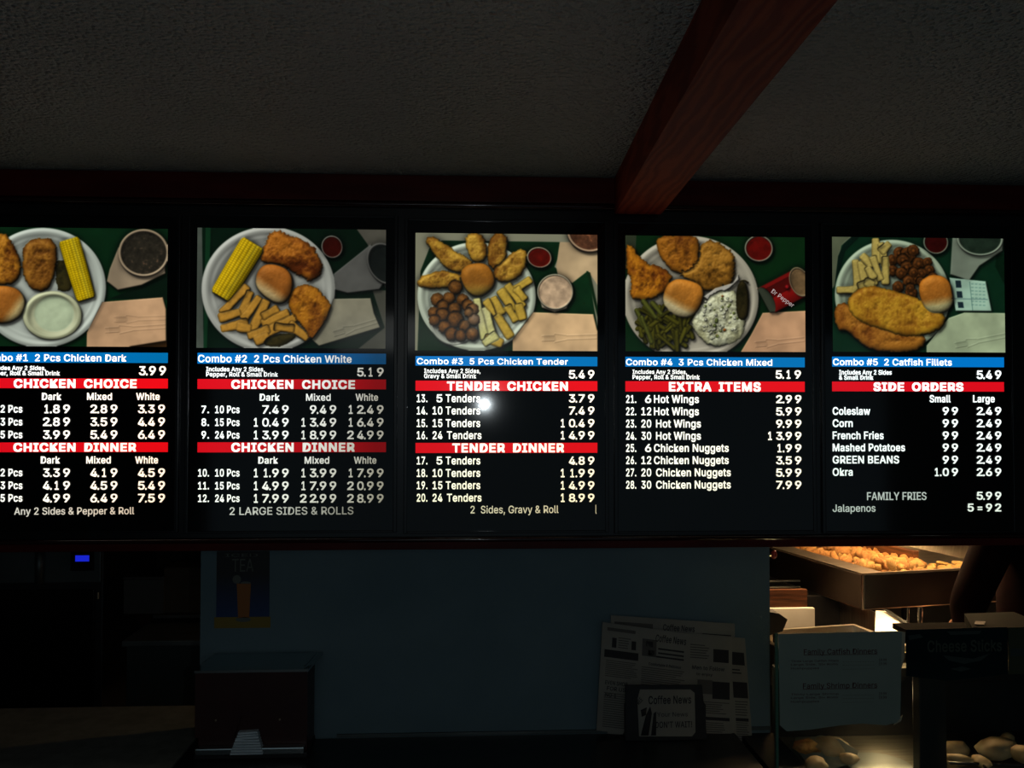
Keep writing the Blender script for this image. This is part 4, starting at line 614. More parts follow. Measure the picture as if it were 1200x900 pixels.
# ------------------------------------------------------------------ backlit sheets
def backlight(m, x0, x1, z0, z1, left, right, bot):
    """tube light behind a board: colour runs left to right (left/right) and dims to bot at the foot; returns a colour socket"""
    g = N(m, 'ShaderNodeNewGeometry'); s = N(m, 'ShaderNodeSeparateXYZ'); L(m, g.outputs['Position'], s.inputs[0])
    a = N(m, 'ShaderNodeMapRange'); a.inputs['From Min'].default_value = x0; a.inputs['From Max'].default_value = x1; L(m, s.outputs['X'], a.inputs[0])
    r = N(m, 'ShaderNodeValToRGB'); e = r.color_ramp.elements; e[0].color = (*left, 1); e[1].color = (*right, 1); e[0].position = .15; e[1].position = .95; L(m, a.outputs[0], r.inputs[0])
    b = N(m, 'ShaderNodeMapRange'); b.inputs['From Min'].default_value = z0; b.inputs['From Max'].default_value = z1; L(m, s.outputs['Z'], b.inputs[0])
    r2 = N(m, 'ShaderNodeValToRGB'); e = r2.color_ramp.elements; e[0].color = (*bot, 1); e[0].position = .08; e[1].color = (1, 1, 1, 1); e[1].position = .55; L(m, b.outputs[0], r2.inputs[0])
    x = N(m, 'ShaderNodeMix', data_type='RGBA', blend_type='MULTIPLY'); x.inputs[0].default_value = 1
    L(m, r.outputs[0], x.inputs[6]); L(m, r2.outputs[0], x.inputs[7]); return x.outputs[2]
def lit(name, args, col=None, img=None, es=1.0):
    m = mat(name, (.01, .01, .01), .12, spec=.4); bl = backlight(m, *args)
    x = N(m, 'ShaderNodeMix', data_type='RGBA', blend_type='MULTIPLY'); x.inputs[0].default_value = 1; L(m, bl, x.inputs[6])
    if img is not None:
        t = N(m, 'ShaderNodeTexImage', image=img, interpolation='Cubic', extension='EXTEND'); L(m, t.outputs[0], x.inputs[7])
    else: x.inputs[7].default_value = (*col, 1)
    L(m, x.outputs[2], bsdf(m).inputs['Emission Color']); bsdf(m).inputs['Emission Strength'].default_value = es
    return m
def make_image(name, arr):
    h, w_, _ = arr.shape; im = bpy.data.images.new(name, w_, h)
    px = np.ones((h, w_, 4), np.float32); px[..., :3] = arr[::-1]; im.pixels.foreach_set(px.ravel()); im.update(); im.pack(); return im

YS, YP, YT = YF-.0016, YF-.0012, YF-.0026
def quad(root, name, u0, u1, v0, v1, material, Y, t=.0012, uv=False, label=None):
    uc = (u0+u1)/2; a = PY(uc, v1, Y); b = PY(uc, v0, Y); x0 = PY(u0, v0, Y).x; x1 = PY(u1, v0, Y).x
    bm = B(); bmbox(bm, x0, x1, Y, Y+t, a.z, b.z)
    if uv:
        ly = bm.loops.layers.uv.new('UVMap')
        for f in bm.faces:
            for l in f.loops: l[ly].uv = ((l.vert.co.x-x0)/(x1-x0), (l.vert.co.z-a.z)/(b.z-a.z))
    bmesh.ops.translate(bm, vec=-root.location, verts=bm.verts)
    return obj(name, bm, material, root, label=label)
def RA(k, rows, a, pitch): return [(a+i*pitch, a+i*pitch+k) for i in range(rows)]
W3 = lambda g: (g, g, g)
boards = [
 dict(fx=(-26, 196.6), fy=(267, 406), photo=photo1, blue=(413, 425), k=1.02, red=((443.5, 455, 'CHICKEN CHOICE', 16, 160), (518.5, 529.8, 'CHICKEN DINNER', 15.6, 159.4)),
   left=(1.0, 1.05, 1.05), right=(1.15, .92, .74), bot=(.80, .76, .66), title=('Combo #1  2 Pcs Chicken Dark', -24, 148), label='lit menu board with chicken, corn and gravy photo, cut off by left frame edge'),
 dict(fx=(231.5, 452.3), fy=(268, 408), photo=photo2, blue=(414, 426.4), k=1.0, red=((444.5, 456, 'CHICKEN CHOICE', 271, 416), (518.3, 530, 'CHICKEN DINNER', 271, 415.5)),
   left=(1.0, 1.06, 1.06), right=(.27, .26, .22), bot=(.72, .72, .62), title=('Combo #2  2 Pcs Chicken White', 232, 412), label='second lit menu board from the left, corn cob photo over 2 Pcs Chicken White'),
 dict(fx=(487, 700), fy=(274, 411), photo=photo3, blue=(417.8, 428.8), k=.965, red=((446.4, 458, 'TENDER CHICKEN', 523.8, 665.5), (519, 530.7, 'TENDER DINNER', 530, 661)),
   left=(1.0, 1.04, 1.0), right=(1.1, .98, .84), bot=(.74, .70, .48), title=('Combo #3  5 Pcs Chicken Tender', 488.6, 665.5), label='middle lit menu board with chicken tender photo and a white lamp reflection'),
 dict(fx=(733, 943), fy=(277, 412), photo=photo4, blue=(418.6, 430), k=.955, red=((447, 459, 'EXTRA ITEMS', 784, 891.5),),
   left=(.96, .98, .93), right=(1.02, .96, .82), bot=(.80, .78, .62), title=('Combo #4  3 Pcs Chicken Mixed', 733.6, 905), label='fourth lit menu board from the left, listing hot wings and chicken nuggets'),
 dict(fx=(975.3, 1176.5), fy=(278.6, 412.6), photo=photo5, blue=(418.4, 430), k=.925, red=((447.5, 458.7, 'SIDE ORDERS', 1023.8, 1129),),
   left=(.94, 1.06, 1.06), right=(.96, 1.02, 1.02), bot=(.55, .58, .50), title=('Combo #5  2 Catfish Fillets', 976.3, 1115.5), label='rightmost lit menu board with catfish photo above side orders'),
]
T = []    # per board: rows of (kind, text, u0, u1, v0, v1, bold)
def row(*a): return a
b1 = [('s', 'Includes Any 2 Sides,', -16, 53.5, 428.6, 433.4), ('s', 'Pepper, Roll & Small Drink', -16, 70, 434.6, 439.6), ('p', '3.99', 194.5, 429.2, 439.6),
      ('h', 'Dark', 49, 71.6, 460.6, 468.5), ('h', 'Mixed', 102, 131, 460.6, 468.5), ('h', 'White', 159.5, 187, 460.6, 468.5),
      ('h', 'Dark', 47.7, 70, 535, 543), ('h', 'Mixed', 101, 129.6, 535, 543), ('h', 'White', 158.4, 185, 535, 543)]
for (v, n, q, a, b, c) in ((474.3, '1.', '2 Pcs', '1.89', '2.89', '3.39'), (489.4, '2.', '3 Pcs', '2.89', '3.59', '4.49'), (504.4, '3.', '5 Pcs', '3.99', '5.49', '6.49'),
                           (549, '4.', '2 Pcs', '3.39', '4.19', '4.59'), (564, '5.', '3 Pcs', '4.19', '4.59', '5.49'), (578.8, '6.', '5 Pcs', '4.99', '6.49', '7.59')):
    b1 += [('h', n, -22, -13, v+.6, v+9), ('h', q, .5, 26, v+.6, v+9), ('p', a, 82, v, v+9.8), ('p', b, 137.6, v, v+9.8), ('p', c, 193.4, v, v+9.8)]
b1 += [('f', 'Any 2 Sides & Pepper & Roll', 16.6, 157, 595, 603.2)]
b2 = [('s', 'Includes Any 2 Sides,', 241.5, 310, 430, 435), ('s', 'Pepper, Roll & Small Drink', 241.5, 325.6, 436, 441), ('p', '5.19', 449.7, 431, 441),
      ('h', 'Dark', 304.3, 327.5, 461.6, 469.4), ('h', 'Mixed', 358.6, 387.4, 461.6, 469.4), ('h', 'White', 416.7, 443, 461.6, 469.4),
      ('h', 'Dark', 302.6, 325.6, 535.4, 543.2), ('h', 'Mixed', 357, 385.7, 535.4, 543.2), ('h', 'White', 414.8, 441, 535.4, 543.2)]
for (v, n, q, a, b, c) in ((475, '7.', '10 Pcs', '7.49', '9.49', '12.49'), (490, '8.', '15 Pcs', '10.49', '13.49', '16.49'), (504.8, '9.', '24 Pcs', '13.99', '18.99', '24.99'),
                           (549.3, '10.', '10 Pcs', '11.99', '13.99', '17.99'), (564.4, '11.', '15 Pcs', '14.99', '17.99', '20.99'), (579.2, '12.', '24 Pcs', '17.99', '22.99', '28.99')):
    b2 += [('h', n, 236 if len(n) == 2 else 232, 244.8, v+.6, v+9), ('h', q, 252, 280.6, v+.6, v+9), ('p', a, 338.4, v, v+9.8), ('p', b, 394.2, v, v+9.8), ('p', c, 449.6, v, v+9.8)]
b2 += [('f', '2 LARGE SIDES & ROLLS', 269, 414, 594.6, 603.4)]
b3 = [('s', 'Includes Any 2 Sides,', 497, 563, 432, 437), ('s', 'Gravy & Small Drink', 497, 558, 438, 443), ('p', '5.49', 696.8, 433.8, 443.5)]
for (v, n, q, a) in ((462.3, '13.', '5', '3.79'), (476.7, '14.', '10', '7.49'), (491.4, '15.', '15', '10.49'), (505.6, '16.', '24', '14.99'),
                     (535.3, '17.', '5', '4.89'), (549.9, '18.', '10', '11.99'), (564.3, '19.', '15', '14.99'), (578.9, '20.', '24', '18.99')):
    o = 1.4 if q == '24' else 0
    b3 += [('h', n, 488.4, 500.8, v, v+8.8), ('h', q, 511.5 if len(q) == 1 else 506.9, 518.4, v, v+8.8), ('h', 'Tenders', 522.3+o, 562.8+o, v, v+8.8), ('p', a, 696.8, v-.2, v+9.2)]
b3 += [('f', '2  Sides, Gravy & Roll', 551.4, 654.5, 593, 601.6), ('f', 'l', 698, 699, 591.6, 602)]
b4 = [('s', 'Includes Any 2 Sides,', 741.4, 805, 433.3, 438), ('s', 'Pepper, Roll & Small Drink', 741.4, 820, 439.2, 444.2), ('p', '5.19', 938.9, 434, 443.6)]
for (v, n, q, t, a) in ((463.2, '21.', '6', 'Hot Wings', '2.99'), (477.6, '22.', '12', 'Hot Wings', '5.99'), (492, '23.', '20', 'Hot Wings', '9.99'), (506.3, '24.', '30', 'Hot Wings', '13.99'),
                        (520.6, '25.', '6', 'Chicken Nuggets', '1.99'), (534.9, '26.', '12', 'Chicken Nuggets', '3.59'), (549.3, '27.', '20', 'Chicken Nuggets', '5.99'), (563.7, '28.', '30', 'Chicken Nuggets', '7.99')):
    o = 2.4 if q in ('20', '30') else 0
    b4 += [('h', n, 733.8, 745.6, v, v+8.8), ('h', q, 756 if len(q) == 1 else 751.7, 763.2, v, v+8.8), ('h', t, 766.5+o, (819 if t[0] == 'H' else 854)+o, v, v+8.8), ('p', a, 939.4, v-.1, v+9.2)]
b5 = [('s', 'Includes Any 2 Sides', 983.5, 1045, 433.6, 438.8), ('s', '& Small Drink', 983.5, 1023.5, 439.8, 444.8), ('p', '5.49', 1173.7, 434.2, 444),
      ('h', 'Small', 1089.7, 1114, 463.2, 471.3), ('h', 'Large', 1140.6, 1165.7, 463.2, 471.3)]
for (v, t, e, a, b) in ((477.3, 'Coleslaw', 1019.8, '99', '2.49'), (491.6, 'Corn', 999.3, '99', '2.49'), (505.9, 'French Fries', 1035.5, '99', '2.49'), (520.1, 'Mashed Potatoes', 1060.6, '99', '2.49'),
                        (534.4, 'GREEN BEANS', 1053.7, '99', '2.49'), (548.8, 'Okra', 999.3, '1.09', '2.69')):
    b5 += [('h', t, 976, e, v, v+8.6), ('p', a, 1123, v-.2, v+9.0), ('p', b, 1173.7, v-.2, v+9.0)]
b5 += [('f', 'FAMILY FRIES', 1016.3, 1085.7, 577, 586), ('p', '5.99', 1173.7, 576.4, 585.6), ('f', 'Jalapenos', 976, 1026, 591.4, 599.8), ('p', '5=92', 1173.7, 590.2, 599.4)]
ROWS = [b1, b2, b3, b4, b5]
for bi, bd in enumerate(boards):
    x0 = PY(bd['fx'][0], 400, YF).x; x1 = PY(bd['fx'][1], 400, YF).x
    z1 = PY(sum(bd['fx'])/2, bd['fy'][0]-14, YF).z; z0 = PY(sum(bd['fx'])/2, 622, YF).z; zt = PY(sum(bd['fx'])/2, bd['fy'][0], YF).z
    root = thing('menu_board', bd['label'], 'menu board', ((x0+x1)/2, YF, z0), group='backlit menu boards')
    e = .020
    lbox(root, 'panel', x0-e, x1+e, YF, YF+.006, z0, z1, M['panel'])
    for nm, q in (('frame_side', (x0-e-.009, x0-e, z0-.006, z1+.006)), ('frame_side', (x1+e, x1+e+.009, z0-.006, z1+.006)), ('frame_rail', (x0-e, x1+e, z1, z1+.006)), ('frame_rail', (x0-e, x1+e, z0-.006, z0))):
        lbox(root, nm, q[0], q[1], YF-.003, YF+.006, q[2], q[3], M['black'], .0015)
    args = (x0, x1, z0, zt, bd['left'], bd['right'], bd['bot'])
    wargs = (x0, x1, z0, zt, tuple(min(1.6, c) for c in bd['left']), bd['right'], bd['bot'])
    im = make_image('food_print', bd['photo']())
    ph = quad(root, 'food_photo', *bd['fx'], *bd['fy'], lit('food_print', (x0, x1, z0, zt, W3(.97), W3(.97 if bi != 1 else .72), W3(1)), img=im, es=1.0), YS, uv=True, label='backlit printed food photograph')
    if bi == 3:
        t = TextMesh(YS-.0004); a_ = (.52, .48, .46)
        t.line('Dr Pepper', 903, 938, 342, 336, .03, tilt=0)
        t = TextMesh(YS-.0004); t.line('Dr Pepper', 903.5, 934, 337.5, 342.5, .008, tilt=math.radians(-35)); t.build('can_lettering', mat('pale_print', (.1, .1, .1), .5, emit=(.42, .34, .33), es=1), root, ph, .0002)
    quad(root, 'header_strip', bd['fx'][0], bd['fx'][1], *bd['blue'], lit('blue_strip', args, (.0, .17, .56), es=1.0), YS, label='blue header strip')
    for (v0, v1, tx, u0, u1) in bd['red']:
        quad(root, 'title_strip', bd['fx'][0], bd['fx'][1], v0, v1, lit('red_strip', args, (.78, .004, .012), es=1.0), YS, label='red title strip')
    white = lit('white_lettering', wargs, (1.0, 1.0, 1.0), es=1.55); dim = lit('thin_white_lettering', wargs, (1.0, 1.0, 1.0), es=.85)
    t = TextMesh(YT); s = bd['title']; t.line(s[0], s[1], s[2], bd['blue'][0]+2.0, bd['blue'][1]-2.2, .030); t.build('header_lettering', white, root)
    for (v0, v1, tx, u0, u1) in bd['red']:
        t = TextMesh(YT); t.line(tx.replace(' ', '  '), u0, u1, v0+1.2, v1-1.0, .075); t.build('title_lettering', white, root)
    for r in ROWS[bi]:
        t = TextMesh(YT)
        if r[0] == 'p': t.digits(r[1], r[2], r[3], r[4], bd['k'], .033); t.build('price_digits', white, root)
        else:
            t.line(r[1], r[2], r[3], r[4], r[5], {'s': .030, 'h': .034, 'f': .010}[r[0]]); t.build('item_lettering', dim if r[0] == 'f' else white, root)

# ================================================================== counters
xs = PZ(226, 870, ZT).x
ct = thing('service_counter', 'dark laminate counter in front of the blue-grey partition', 'counter', ((xs+.8)/2, 2.2, 0))
lbox(ct, 'worktop', xs, .728, 1.86, YW-.008, ZT-.04, ZT, M['counterdark'], .004)
lbox(ct, 'cabinet', xs+.01, .72, 1.92, YW-.008, .0, ZT-.04, M['blackmatte'])
yl = PZ(110, 828, ZT).y
cl = thing('side_counter', 'pale stone-patterned counter at the lower left, before the dark kitchen', 'counter', (-1.4, 2.2, 0))
lbox(cl, 'worktop', -2.5, xs-.004, 1.86, yl, ZT-.04, ZT, M['counterlight'], .004)
lbox(cl, 'cabinet', -2.48, xs-.01, 1.92, yl-.03, 0, ZT-.04, M['blackmatte'])

# ------------------------------------------------------------------ napkin dispenser
yd = 2.285; a = PY(228, 872, yd); b = PY(360, 872, yd); zt_ = PY(290, 786, yd).z
nd = thing('napkin_dispenser', 'burgundy napkin dispenser with steel top standing left on the dark counter', 'napkin dispenser', ((a.x+b.x)/2, yd+.06, ZT))
x0, x1 = a.x, b.x
lbox(nd, 'body', x0+.004, x1-.002, yd+.010, yd+.12, ZT+.010, zt_-.006, M['burgundy'], .004)
bm = B(); ux0, ux1 = PY(260, 850, yd).x, PY(322, 850, yd).x; zz0 = PY(290, 864, yd).z; zm = PY(290, 838, yd).z
cc = (ux0+ux1)/2
bmpoly(bm, [(x0, yd, zz0), (cc-.036, yd, zz0), (cc-.017, yd, zm), (cc+.017, yd, zm), (cc+.038, yd, zz0), (x1, yd, zz0), (x1, yd, zt_-.004), (x0, yd, zt_-.004)], (0, .009, 0))
bmesh.ops.translate(bm, vec=-nd.location, verts=bm.verts); obj('front_plate', bm, M['burgundy'], nd)
bm = B(); bmpoly(bm, [(x0-.002, yd-.002, zt_-.004), (x1+.002, yd-.002, zt_-.004), (x1+.018, yd+.128, zt_+.004), (x0+.014, yd+.128, zt_+.004)], (0, 0, .006))
bmesh.ops.translate(bm, vec=-nd.location, verts=bm.verts); obj('top_plate', bm, M['chrome'], nd, label='dull steel top')
for i, (p, q) in enumerate(((x1-.010, x1-.004), (x1+.000, x1+.006))):
    bm = B(); bmcyl(bm, (p, yd+.012, zt_+.006), (p+.018, yd+.075, zt_+.020), .0022, seg=10); bmesh.ops.translate(bm, vec=-nd.location, verts=bm.verts); obj('top_clip', bm, M['chrome'], nd, label='chrome clip')
lbox(nd, 'base_lip', x0+.004, x1-.006, yd-.014, yd+.010, ZT+.012, ZT+.030, M['chrome'], .003, label='chrome lip')
lbox(nd, 'foot_base', x0, x1, yd-.004, yd+.12, ZT, ZT+.012, M['blackmatte'], .002)
bm = B()
for k in range(9):
    z = ZT+.016+k*.0058; hw = .040-.0018*k*1.1
    bmbox(bm, cc-hw, cc+hw, yd-.020+k*.0016, yd+.006+k*.0006, z, z+.0048, .0012, Matrix.Translation((cc, 0, z)) @ Matrix.Rotation(math.radians(-3 if k > 5 else 0), 4, 'Y') @ Matrix.Translation((-cc, 0, -z)))
bmesh.ops.translate(bm, vec=-nd.location, verts=bm.verts); o = obj('napkins', bm, M['napkin'], nd, label='stack of folded white napkins')
for u, v in ((253, 844), (328, 843)):
    q = PY(u, v, yd); bm = B(); bmcyl(bm, (q.x, yd-.002, q.z), (q.x, yd+.002, q.z), .0025, seg=12); bmesh.ops.translate(bm, vec=-nd.location, verts=bm.verts); obj('screw', bm, M['screw'], nd, label='brass screw')

# ------------------------------------------------------------------ iced tea poster
Yp = YW-.003
pw = thing('tea_poster', 'small dark poster of a glass of iced tea taped to the partition', 'poster', tuple(PY(284, 736, Yp)))
def pq(name, u0, u1, v0, v1, material, dy=0, t=.001): return quad(pw, name, u0, u1, v0, v1, material, Yp-dy, t)
pq('sheet', 254, 316, 646, 724, M['posterblue'])
pq('table_print', 251, 317, 723, 736, M['gold'], .0006)
q0 = Yp-.0012
bm = B(); bmpoly(bm, [PY(277.5, 684, q0), PY(294, 684, q0), PY(292, 724, q0), PY(279, 724, q0)], (0, .0004, 0)); bmesh.ops.translate(bm, vec=-pw.location, verts=bm.verts); obj('tea_print', bm, M['amber'], pw)
bm = B(); bmpoly(bm, [PY(u, v, q0) for u, v in hull(277.5, 679, 5, 5.2)], (0, .0004, 0)); bmesh.ops.translate(bm, vec=-pw.location, verts=bm.verts); obj('lemon_print', bm, M['pgrey'], pw)
bm = B(); bmpoly(bm, [PY(u, v, q0) for u, v in hull(285, 726, 9, 3)], (0, .0003, 0)); bmesh.ops.translate(bm, vec=-pw.location, verts=bm.verts); obj('saucer_print', bm, M['pgrey'], pw)
bm = B(); bmpoly(bm, [PY(u, v, q0) for u, v in hull(288, 683, 6, 1.6)], (0, .0003, 0)); bmesh.ops.translate(bm, vec=-pw.location, verts=bm.verts); obj('glass_print', bm, M['pgrey'], pw)
t = TextMesh(q0)
t.line('ICED', 264, 302, 649, 652.5, .01); t.line('TEA', 272, 297, 655, 670, -.005); t.build('poster_lettering', M['pgrey'], pw, thick=.0004)

# ------------------------------------------------------------------ newspapers and holder
def sheet(name, pts, Y, parent, material, curl=.0):
    bm = B(); bmpoly(bm, [PY(u, v, Y) for u, v in pts], (0, .0012, 0)); bmesh.ops.translate(bm, vec=-parent.location, verts=bm.verts)
    return obj(name, bm, material, parent)
class Local:                                        # newspaper page coordinates -> pixels of the tilted sheet
    def __init__(s, tl, tr, bl, br): s.c = (tl, tr, bl, br)
    def __call__(s, x, y):
        tl, tr, bl, br = s.c
        return tuple((tl[i]*(1-x)+tr[i]*x)*(1-y)+(bl[i]*(1-x)+br[i]*x)*y for i in (0, 1))
def news(name, label, corners, Y, items, texts):
    tl, tr, bl, br = corners
    root = thing(name, label, 'newspaper', tuple(PY((bl[0]+br[0])/2, (bl[1]+br[1])/2, Y)), group='newspapers in the black holder')
    sheet('page', [tl, tr, br, bl], Y, root, M['news'])
    F = Local(*corners)
    for (k, x0, x1, y0, y1) in items:
        if k == 'ink':
            bm = B(); bmpoly(bm, [PY(*F(x0, y0), Y-.0006), PY(*F(x1, y0), Y-.0006), PY(*F(x1, y1), Y-.0006), PY(*F(x0, y1), Y-.0006)], (0, .0003, 0))
            bmesh.ops.translate(bm, vec=-root.location, verts=bm.verts); obj('print_block', bm, M['ink'], root)
    for kind in ('greyink',):
        bm = B(); n = 0
        for (k, x0, x1, y0, y1) in items:
            if k != kind: continue
            bmpoly(bm, [PY(*F(x0, y0), Y-.0006), PY(*F(x1, y0), Y-.0006), PY(*F(x1, y1), Y-.0006), PY(*F(x0, y1), Y-.0006)], (0, .0003, 0)); n += 1
        if n:
            bmesh.ops.translate(bm, vec=-root.location, verts=bm.verts); obj('text_column', bm, M[kind], root)['kind'] = 'stuff'
        else: bm.free()
    sl = -math.atan2(tr[1]-tl[1], tr[0]-tl[0])
    t = TextMesh(Y-.0009)
    for (s, u0, u1, v0, v1) in texts: t.line(s, u0, u1, v0, v1, .02, tilt=sl)
    if texts: t.build('headline_lettering', M['ink'], root, thick=.0004)
    return root
def lines(x0, x1, y0, y1, n, col='greyink', duty=.4):
    r = []
    for i in range(n):
        y = y0+(y1-y0)*i/n; r.append((col, x0, x1-(random.random()*.25*(x1-x0)), y, y+(y1-y0)/n*duty))
    return r
YN = YW-.018
it = [('greyink', .03, .34, .05, .10)] + [('ink', .74, .97, .10, .12)]
news('folded_newspaper', 'newspaper at the very back of the stack, only its top strip showing', ((716, 721), (861, 731), (712, 860), (862, 868)), YN,
     it, [('Coffee News', 777, 814, 731.5, 738.5)])
it = lines(.05, .95, .03, .92, 34)
news('folded_newspaper', 'newspaper with columns sticking out at the right end of the stack', ((812, 742), (873, 748), (812, 869), (882, 872)), YN-.005,
     [('ink', .72, .96, .14, .26), ('ink', .72, .98, .42, .57), ('ink', .74, .96, .76, .79)] + lines(.74, .97, .6, .75, 6) + lines(.74, .97, .8, .97, 8) + lines(.7, .9, .30, .36, 2, 'ink'), [])
news('folded_newspaper', 'newspaper in front of the right-hand one, two small dark photos down its page', ((800, 741), (858, 746), (800, 869), (858, 872)), YN-.009,
     [('ink', .62, .93, .13, .25), ('ink', .60, .95, .43, .59), ('greyink', .3, .6, .42, .55), ('ink', .3, .95, .76, .79)] + lines(.15, .55, .1, .24, 6) + lines(.05, .95, .62, .74, 6) + lines(.35, .92, .81, .97, 8),
     [('Men to Follow', 811, 849, 779.5, 784), ('to enjoy', 816, 835, 788, 791)])
news('folded_newspaper', 'large tilted newspaper at the front of the stack with wide masthead', ((706, 729), (809, 743), (699, 856), (808, 868)), YN-.014,
     [('ink', .04, .42, .245, .315), ('greyink', .06, .38, .04, .07), ('ink', .12, .17, .13, .22), ('ink', .34, .39, .14, .22), ('greyink', .46, .62, .10, .26), ('ink', .50, .58, .12, .17), ('ink', .53, .6, .20, .25),
      ('ink', .64, .93, .17, .185), ('ink', .64, .93, .21, .225), ('ink', .60, .93, .245, .26)] + lines(.19, .33, .12, .23, 5) + lines(.06, .42, .34, .50, 9) + lines(.46, .95, .36, .60, 12) + lines(.06, .40, .64, .97, 16),
     [('Coffee News', 768, 804, 743.5, 751.5), ('Comfortable & Delicious', 760, 798, 776, 779.2), ('EVEN SHOP', 709, 735, 797, 801.5), ('FOR US', 711, 733, 804, 808.5), ('NO 1', 709, 722, 812, 816)])
YH = YN-.052
hd = thing('newspaper_holder', 'black plastic holder with a card window in front of the newspapers', 'holder', tuple(PZ(780, 868, ZT)[:2])+(ZT,))
a = PY(732, 804, YH); b = PY(826, 804, YH); zb_ = ZT
hd.location = ((a.x+b.x)/2, YH+.02, ZT)
bm = B(); bmpoly(bm, [PY(733, 803, YH), PY(823, 803, YH), Vector((b.x+.006, YH, ZT+.001)), Vector((a.x+.002, YH, ZT+.001))], (0, .006, 0)); bmesh.ops.bevel(bm, geom=bm.edges[:], offset=.002, segments=2, affect='EDGES')
bmesh.ops.translate(bm, vec=-hd.location, verts=bm.verts); obj('front_panel', bm, M['blackmatte'], hd)
lbox(hd, 'base', a.x+.004, b.x+.004, YH+.006, YW-.014, ZT, ZT+.012, M['blackmatte'], .002)
lbox(hd, 'side_wall', a.x+.004, a.x+.008, YH+.006, YW-.040, ZT+.012, ZT+.09, M['blackmatte'])
lbox(hd, 'side_wall', b.x, b.x+.004, YH+.006, YW-.040, ZT+.012, ZT+.09, M['blackmatte'])
cdp = [PY(u, v, YH-.0008) for u, v in ((750, 808), (809, 808), (814, 812), (815, 858), (811, 863), (749, 863), (747, 820))]
bm = B(); bmpoly(bm, cdp, (0, .0008, 0)); bmesh.ops.translate(bm, vec=-hd.location, verts=bm.verts); cdo = obj('card', bm, M['news'], hd, label='pale printed card in the window')
t = TextMesh(YH-.0014); t.line('Coffee News', 760, 810, 816, 825, .03); t.line('Your News', 770, 806, 835, 840, .0); t.line("DON'T WAIT!", 768, 811, 846, 853, .02); t.build('card_lettering', M['ink'], hd, cdo, .0004)
t = TextMesh(YH-.0016); t.line('FREE', 747, 757, 823, 828, .03, tilt=math.radians(48)); t.build('card_badge', M['ink'], hd, cdo, .0004)
bm = B()
for pts in (((751, 862), (757, 838), (762, 828), (764, 836), (760, 862)), ((763, 862), (766, 836), (769, 834), (769, 862)), ((751, 832), (758, 829), (757, 838), (752, 840))):
    bmpoly(bm, [PY(u, v, YH-.0016) for u, v in pts], (0, .0004, 0))
bmesh.ops.translate(bm, vec=-hd.location, verts=bm.verts); obj('card_drawing', bm, M['ink'], hd, cdo)

# ================================================================== display case at the right
YG = 2.12
dc = thing('display_case', 'warm-lit glass display case at the right end of the counter', 'display case', (1.6, 2.3, 0))
gx0 = PY(909, 800, YG).x; gz1 = PY(1000, 741, YG).z
lbox(dc, 'glass_pane', gx0+.006, 2.45, YG, YG+.006, .62, gz1, M['glass'])
lbox(dc, 'glass_edge', gx0, gx0+.006, YG-.001, YG+.007, .62, gz1, M['glassedge'], label='greenish glass edge')
px0, px1 = PY(1073, 850, YG+.03).x, PY(1105, 850, YG+.03).x
lbox(dc, 'post', px0, px1, YG+.012, YG+.045, .55, gz1-.01, M['blackmatte'], .003)
zs = .80
ybk = PZ(1000, 861, zs).y
ybk = min(ybk, YW-.006); xc = xr+.010
lbox(dc, 'shelf', xc, 2.45, YG+.008, ybk, zs-.03, zs, M['steel'], label='bright steel shelf')
lbox(dc, 'side_panel', gx0+.004, xc-.001, YG+.008, ybk, 0, zs+.012, M['blackmatte'])
lbox(dc, 'back_panel', xc, 2.45, ybk, ybk+.02, .0, .99, M['blackmatte'])
lbox(dc, 'base_cabinet', xc, 2.45, YG+.01, ybk, 0, zs-.03, M['blackmatte'])
lbox(dc, 'top_ledge', PY(1105, 740, YG+.05).x, 2.45, YG+.03, ybk+.02, 1.085, 1.10, mat('ledge_black', (.006, .006, .006), .9, spec=.05), .002)
lbox(dc, 'cross_rail', xc, 2.45, ybk-.03, ybk, .95, .99, M['blackmatte'], .002)
qx = PY(1032, 870, ybk-.04).x
lbox(dc, 'case_lamp', qx-.025, qx+.025, ybk-.055, ybk-.035, .925, .947, M['lampcase'], .004, label='small warm lamp under the rail')
for q in ((qx-.032, qx+.032, ybk-.030, ybk-.028), (qx-.034, qx-.032, ybk-.062, ybk-.028), (qx+.032, qx+.034, ybk-.062, ybk-.028)): lbox(dc, 'spill_plate', *q, .905, .950, M['blackmatte'])  # hidden plates added to keep the lamp's light off the back panel
# trays on the shelf, with food
def piece_mesh(name, r, seed, squash=(1, 1, .7), sub=2, amp=.35, fr=1.6):
    bm = B(); bmesh.ops.create_icosphere(bm, subdivisions=sub, radius=1)
    for v in bm.verts:
        d = v.co.normalized(); k = 1+amp*mnoise.noise(d*fr+Vector((seed*7.1, seed*3.3, 0)))+amp*.45*mnoise.noise(d*fr*3+Vector((0, seed*5.7, 2)))
        v.co = Vector((d.x*squash[0], d.y*squash[1], d.z*squash[2]))*k*r
    me = bpy.data.meshes.new(name); bm.to_mesh(me); bm.free()
    for p in me.polygons: p.use_smooth = True
    return me
lt = thing('paper_boat', 'paper liner holding fried pieces at the left end of the case shelf', 'food liner', (PZ(965, 880, zs).x, PZ(965, 880, zs).y, zs))
bm = B()
P_ = lambda u, v, z: PZ(u, v, z)
base = [P_(932, 866, zs+.03), P_(962, 862, zs+.05), P_(985, 866, zs+.06), P_(1006, 882, zs+.04), P_(1000, 896, zs+.002), P_(960, 904, zs+.002), P_(952, 905, zs+.002), P_(935, 880, zs+.004)]
cen = bm.verts.new(P_(968, 888, zs+.004)); vs = [bm.verts.new(p) for p in base]
for i in range(len(vs)): bm.faces.new((cen, vs[i], vs[(i+1) % len(vs)]))
bmesh.ops.subdivide_edges(bm, edges=bm.edges[:], cuts=2)
for v in bm.verts: v.co.z += .004*mnoise.noise(v.co*60)
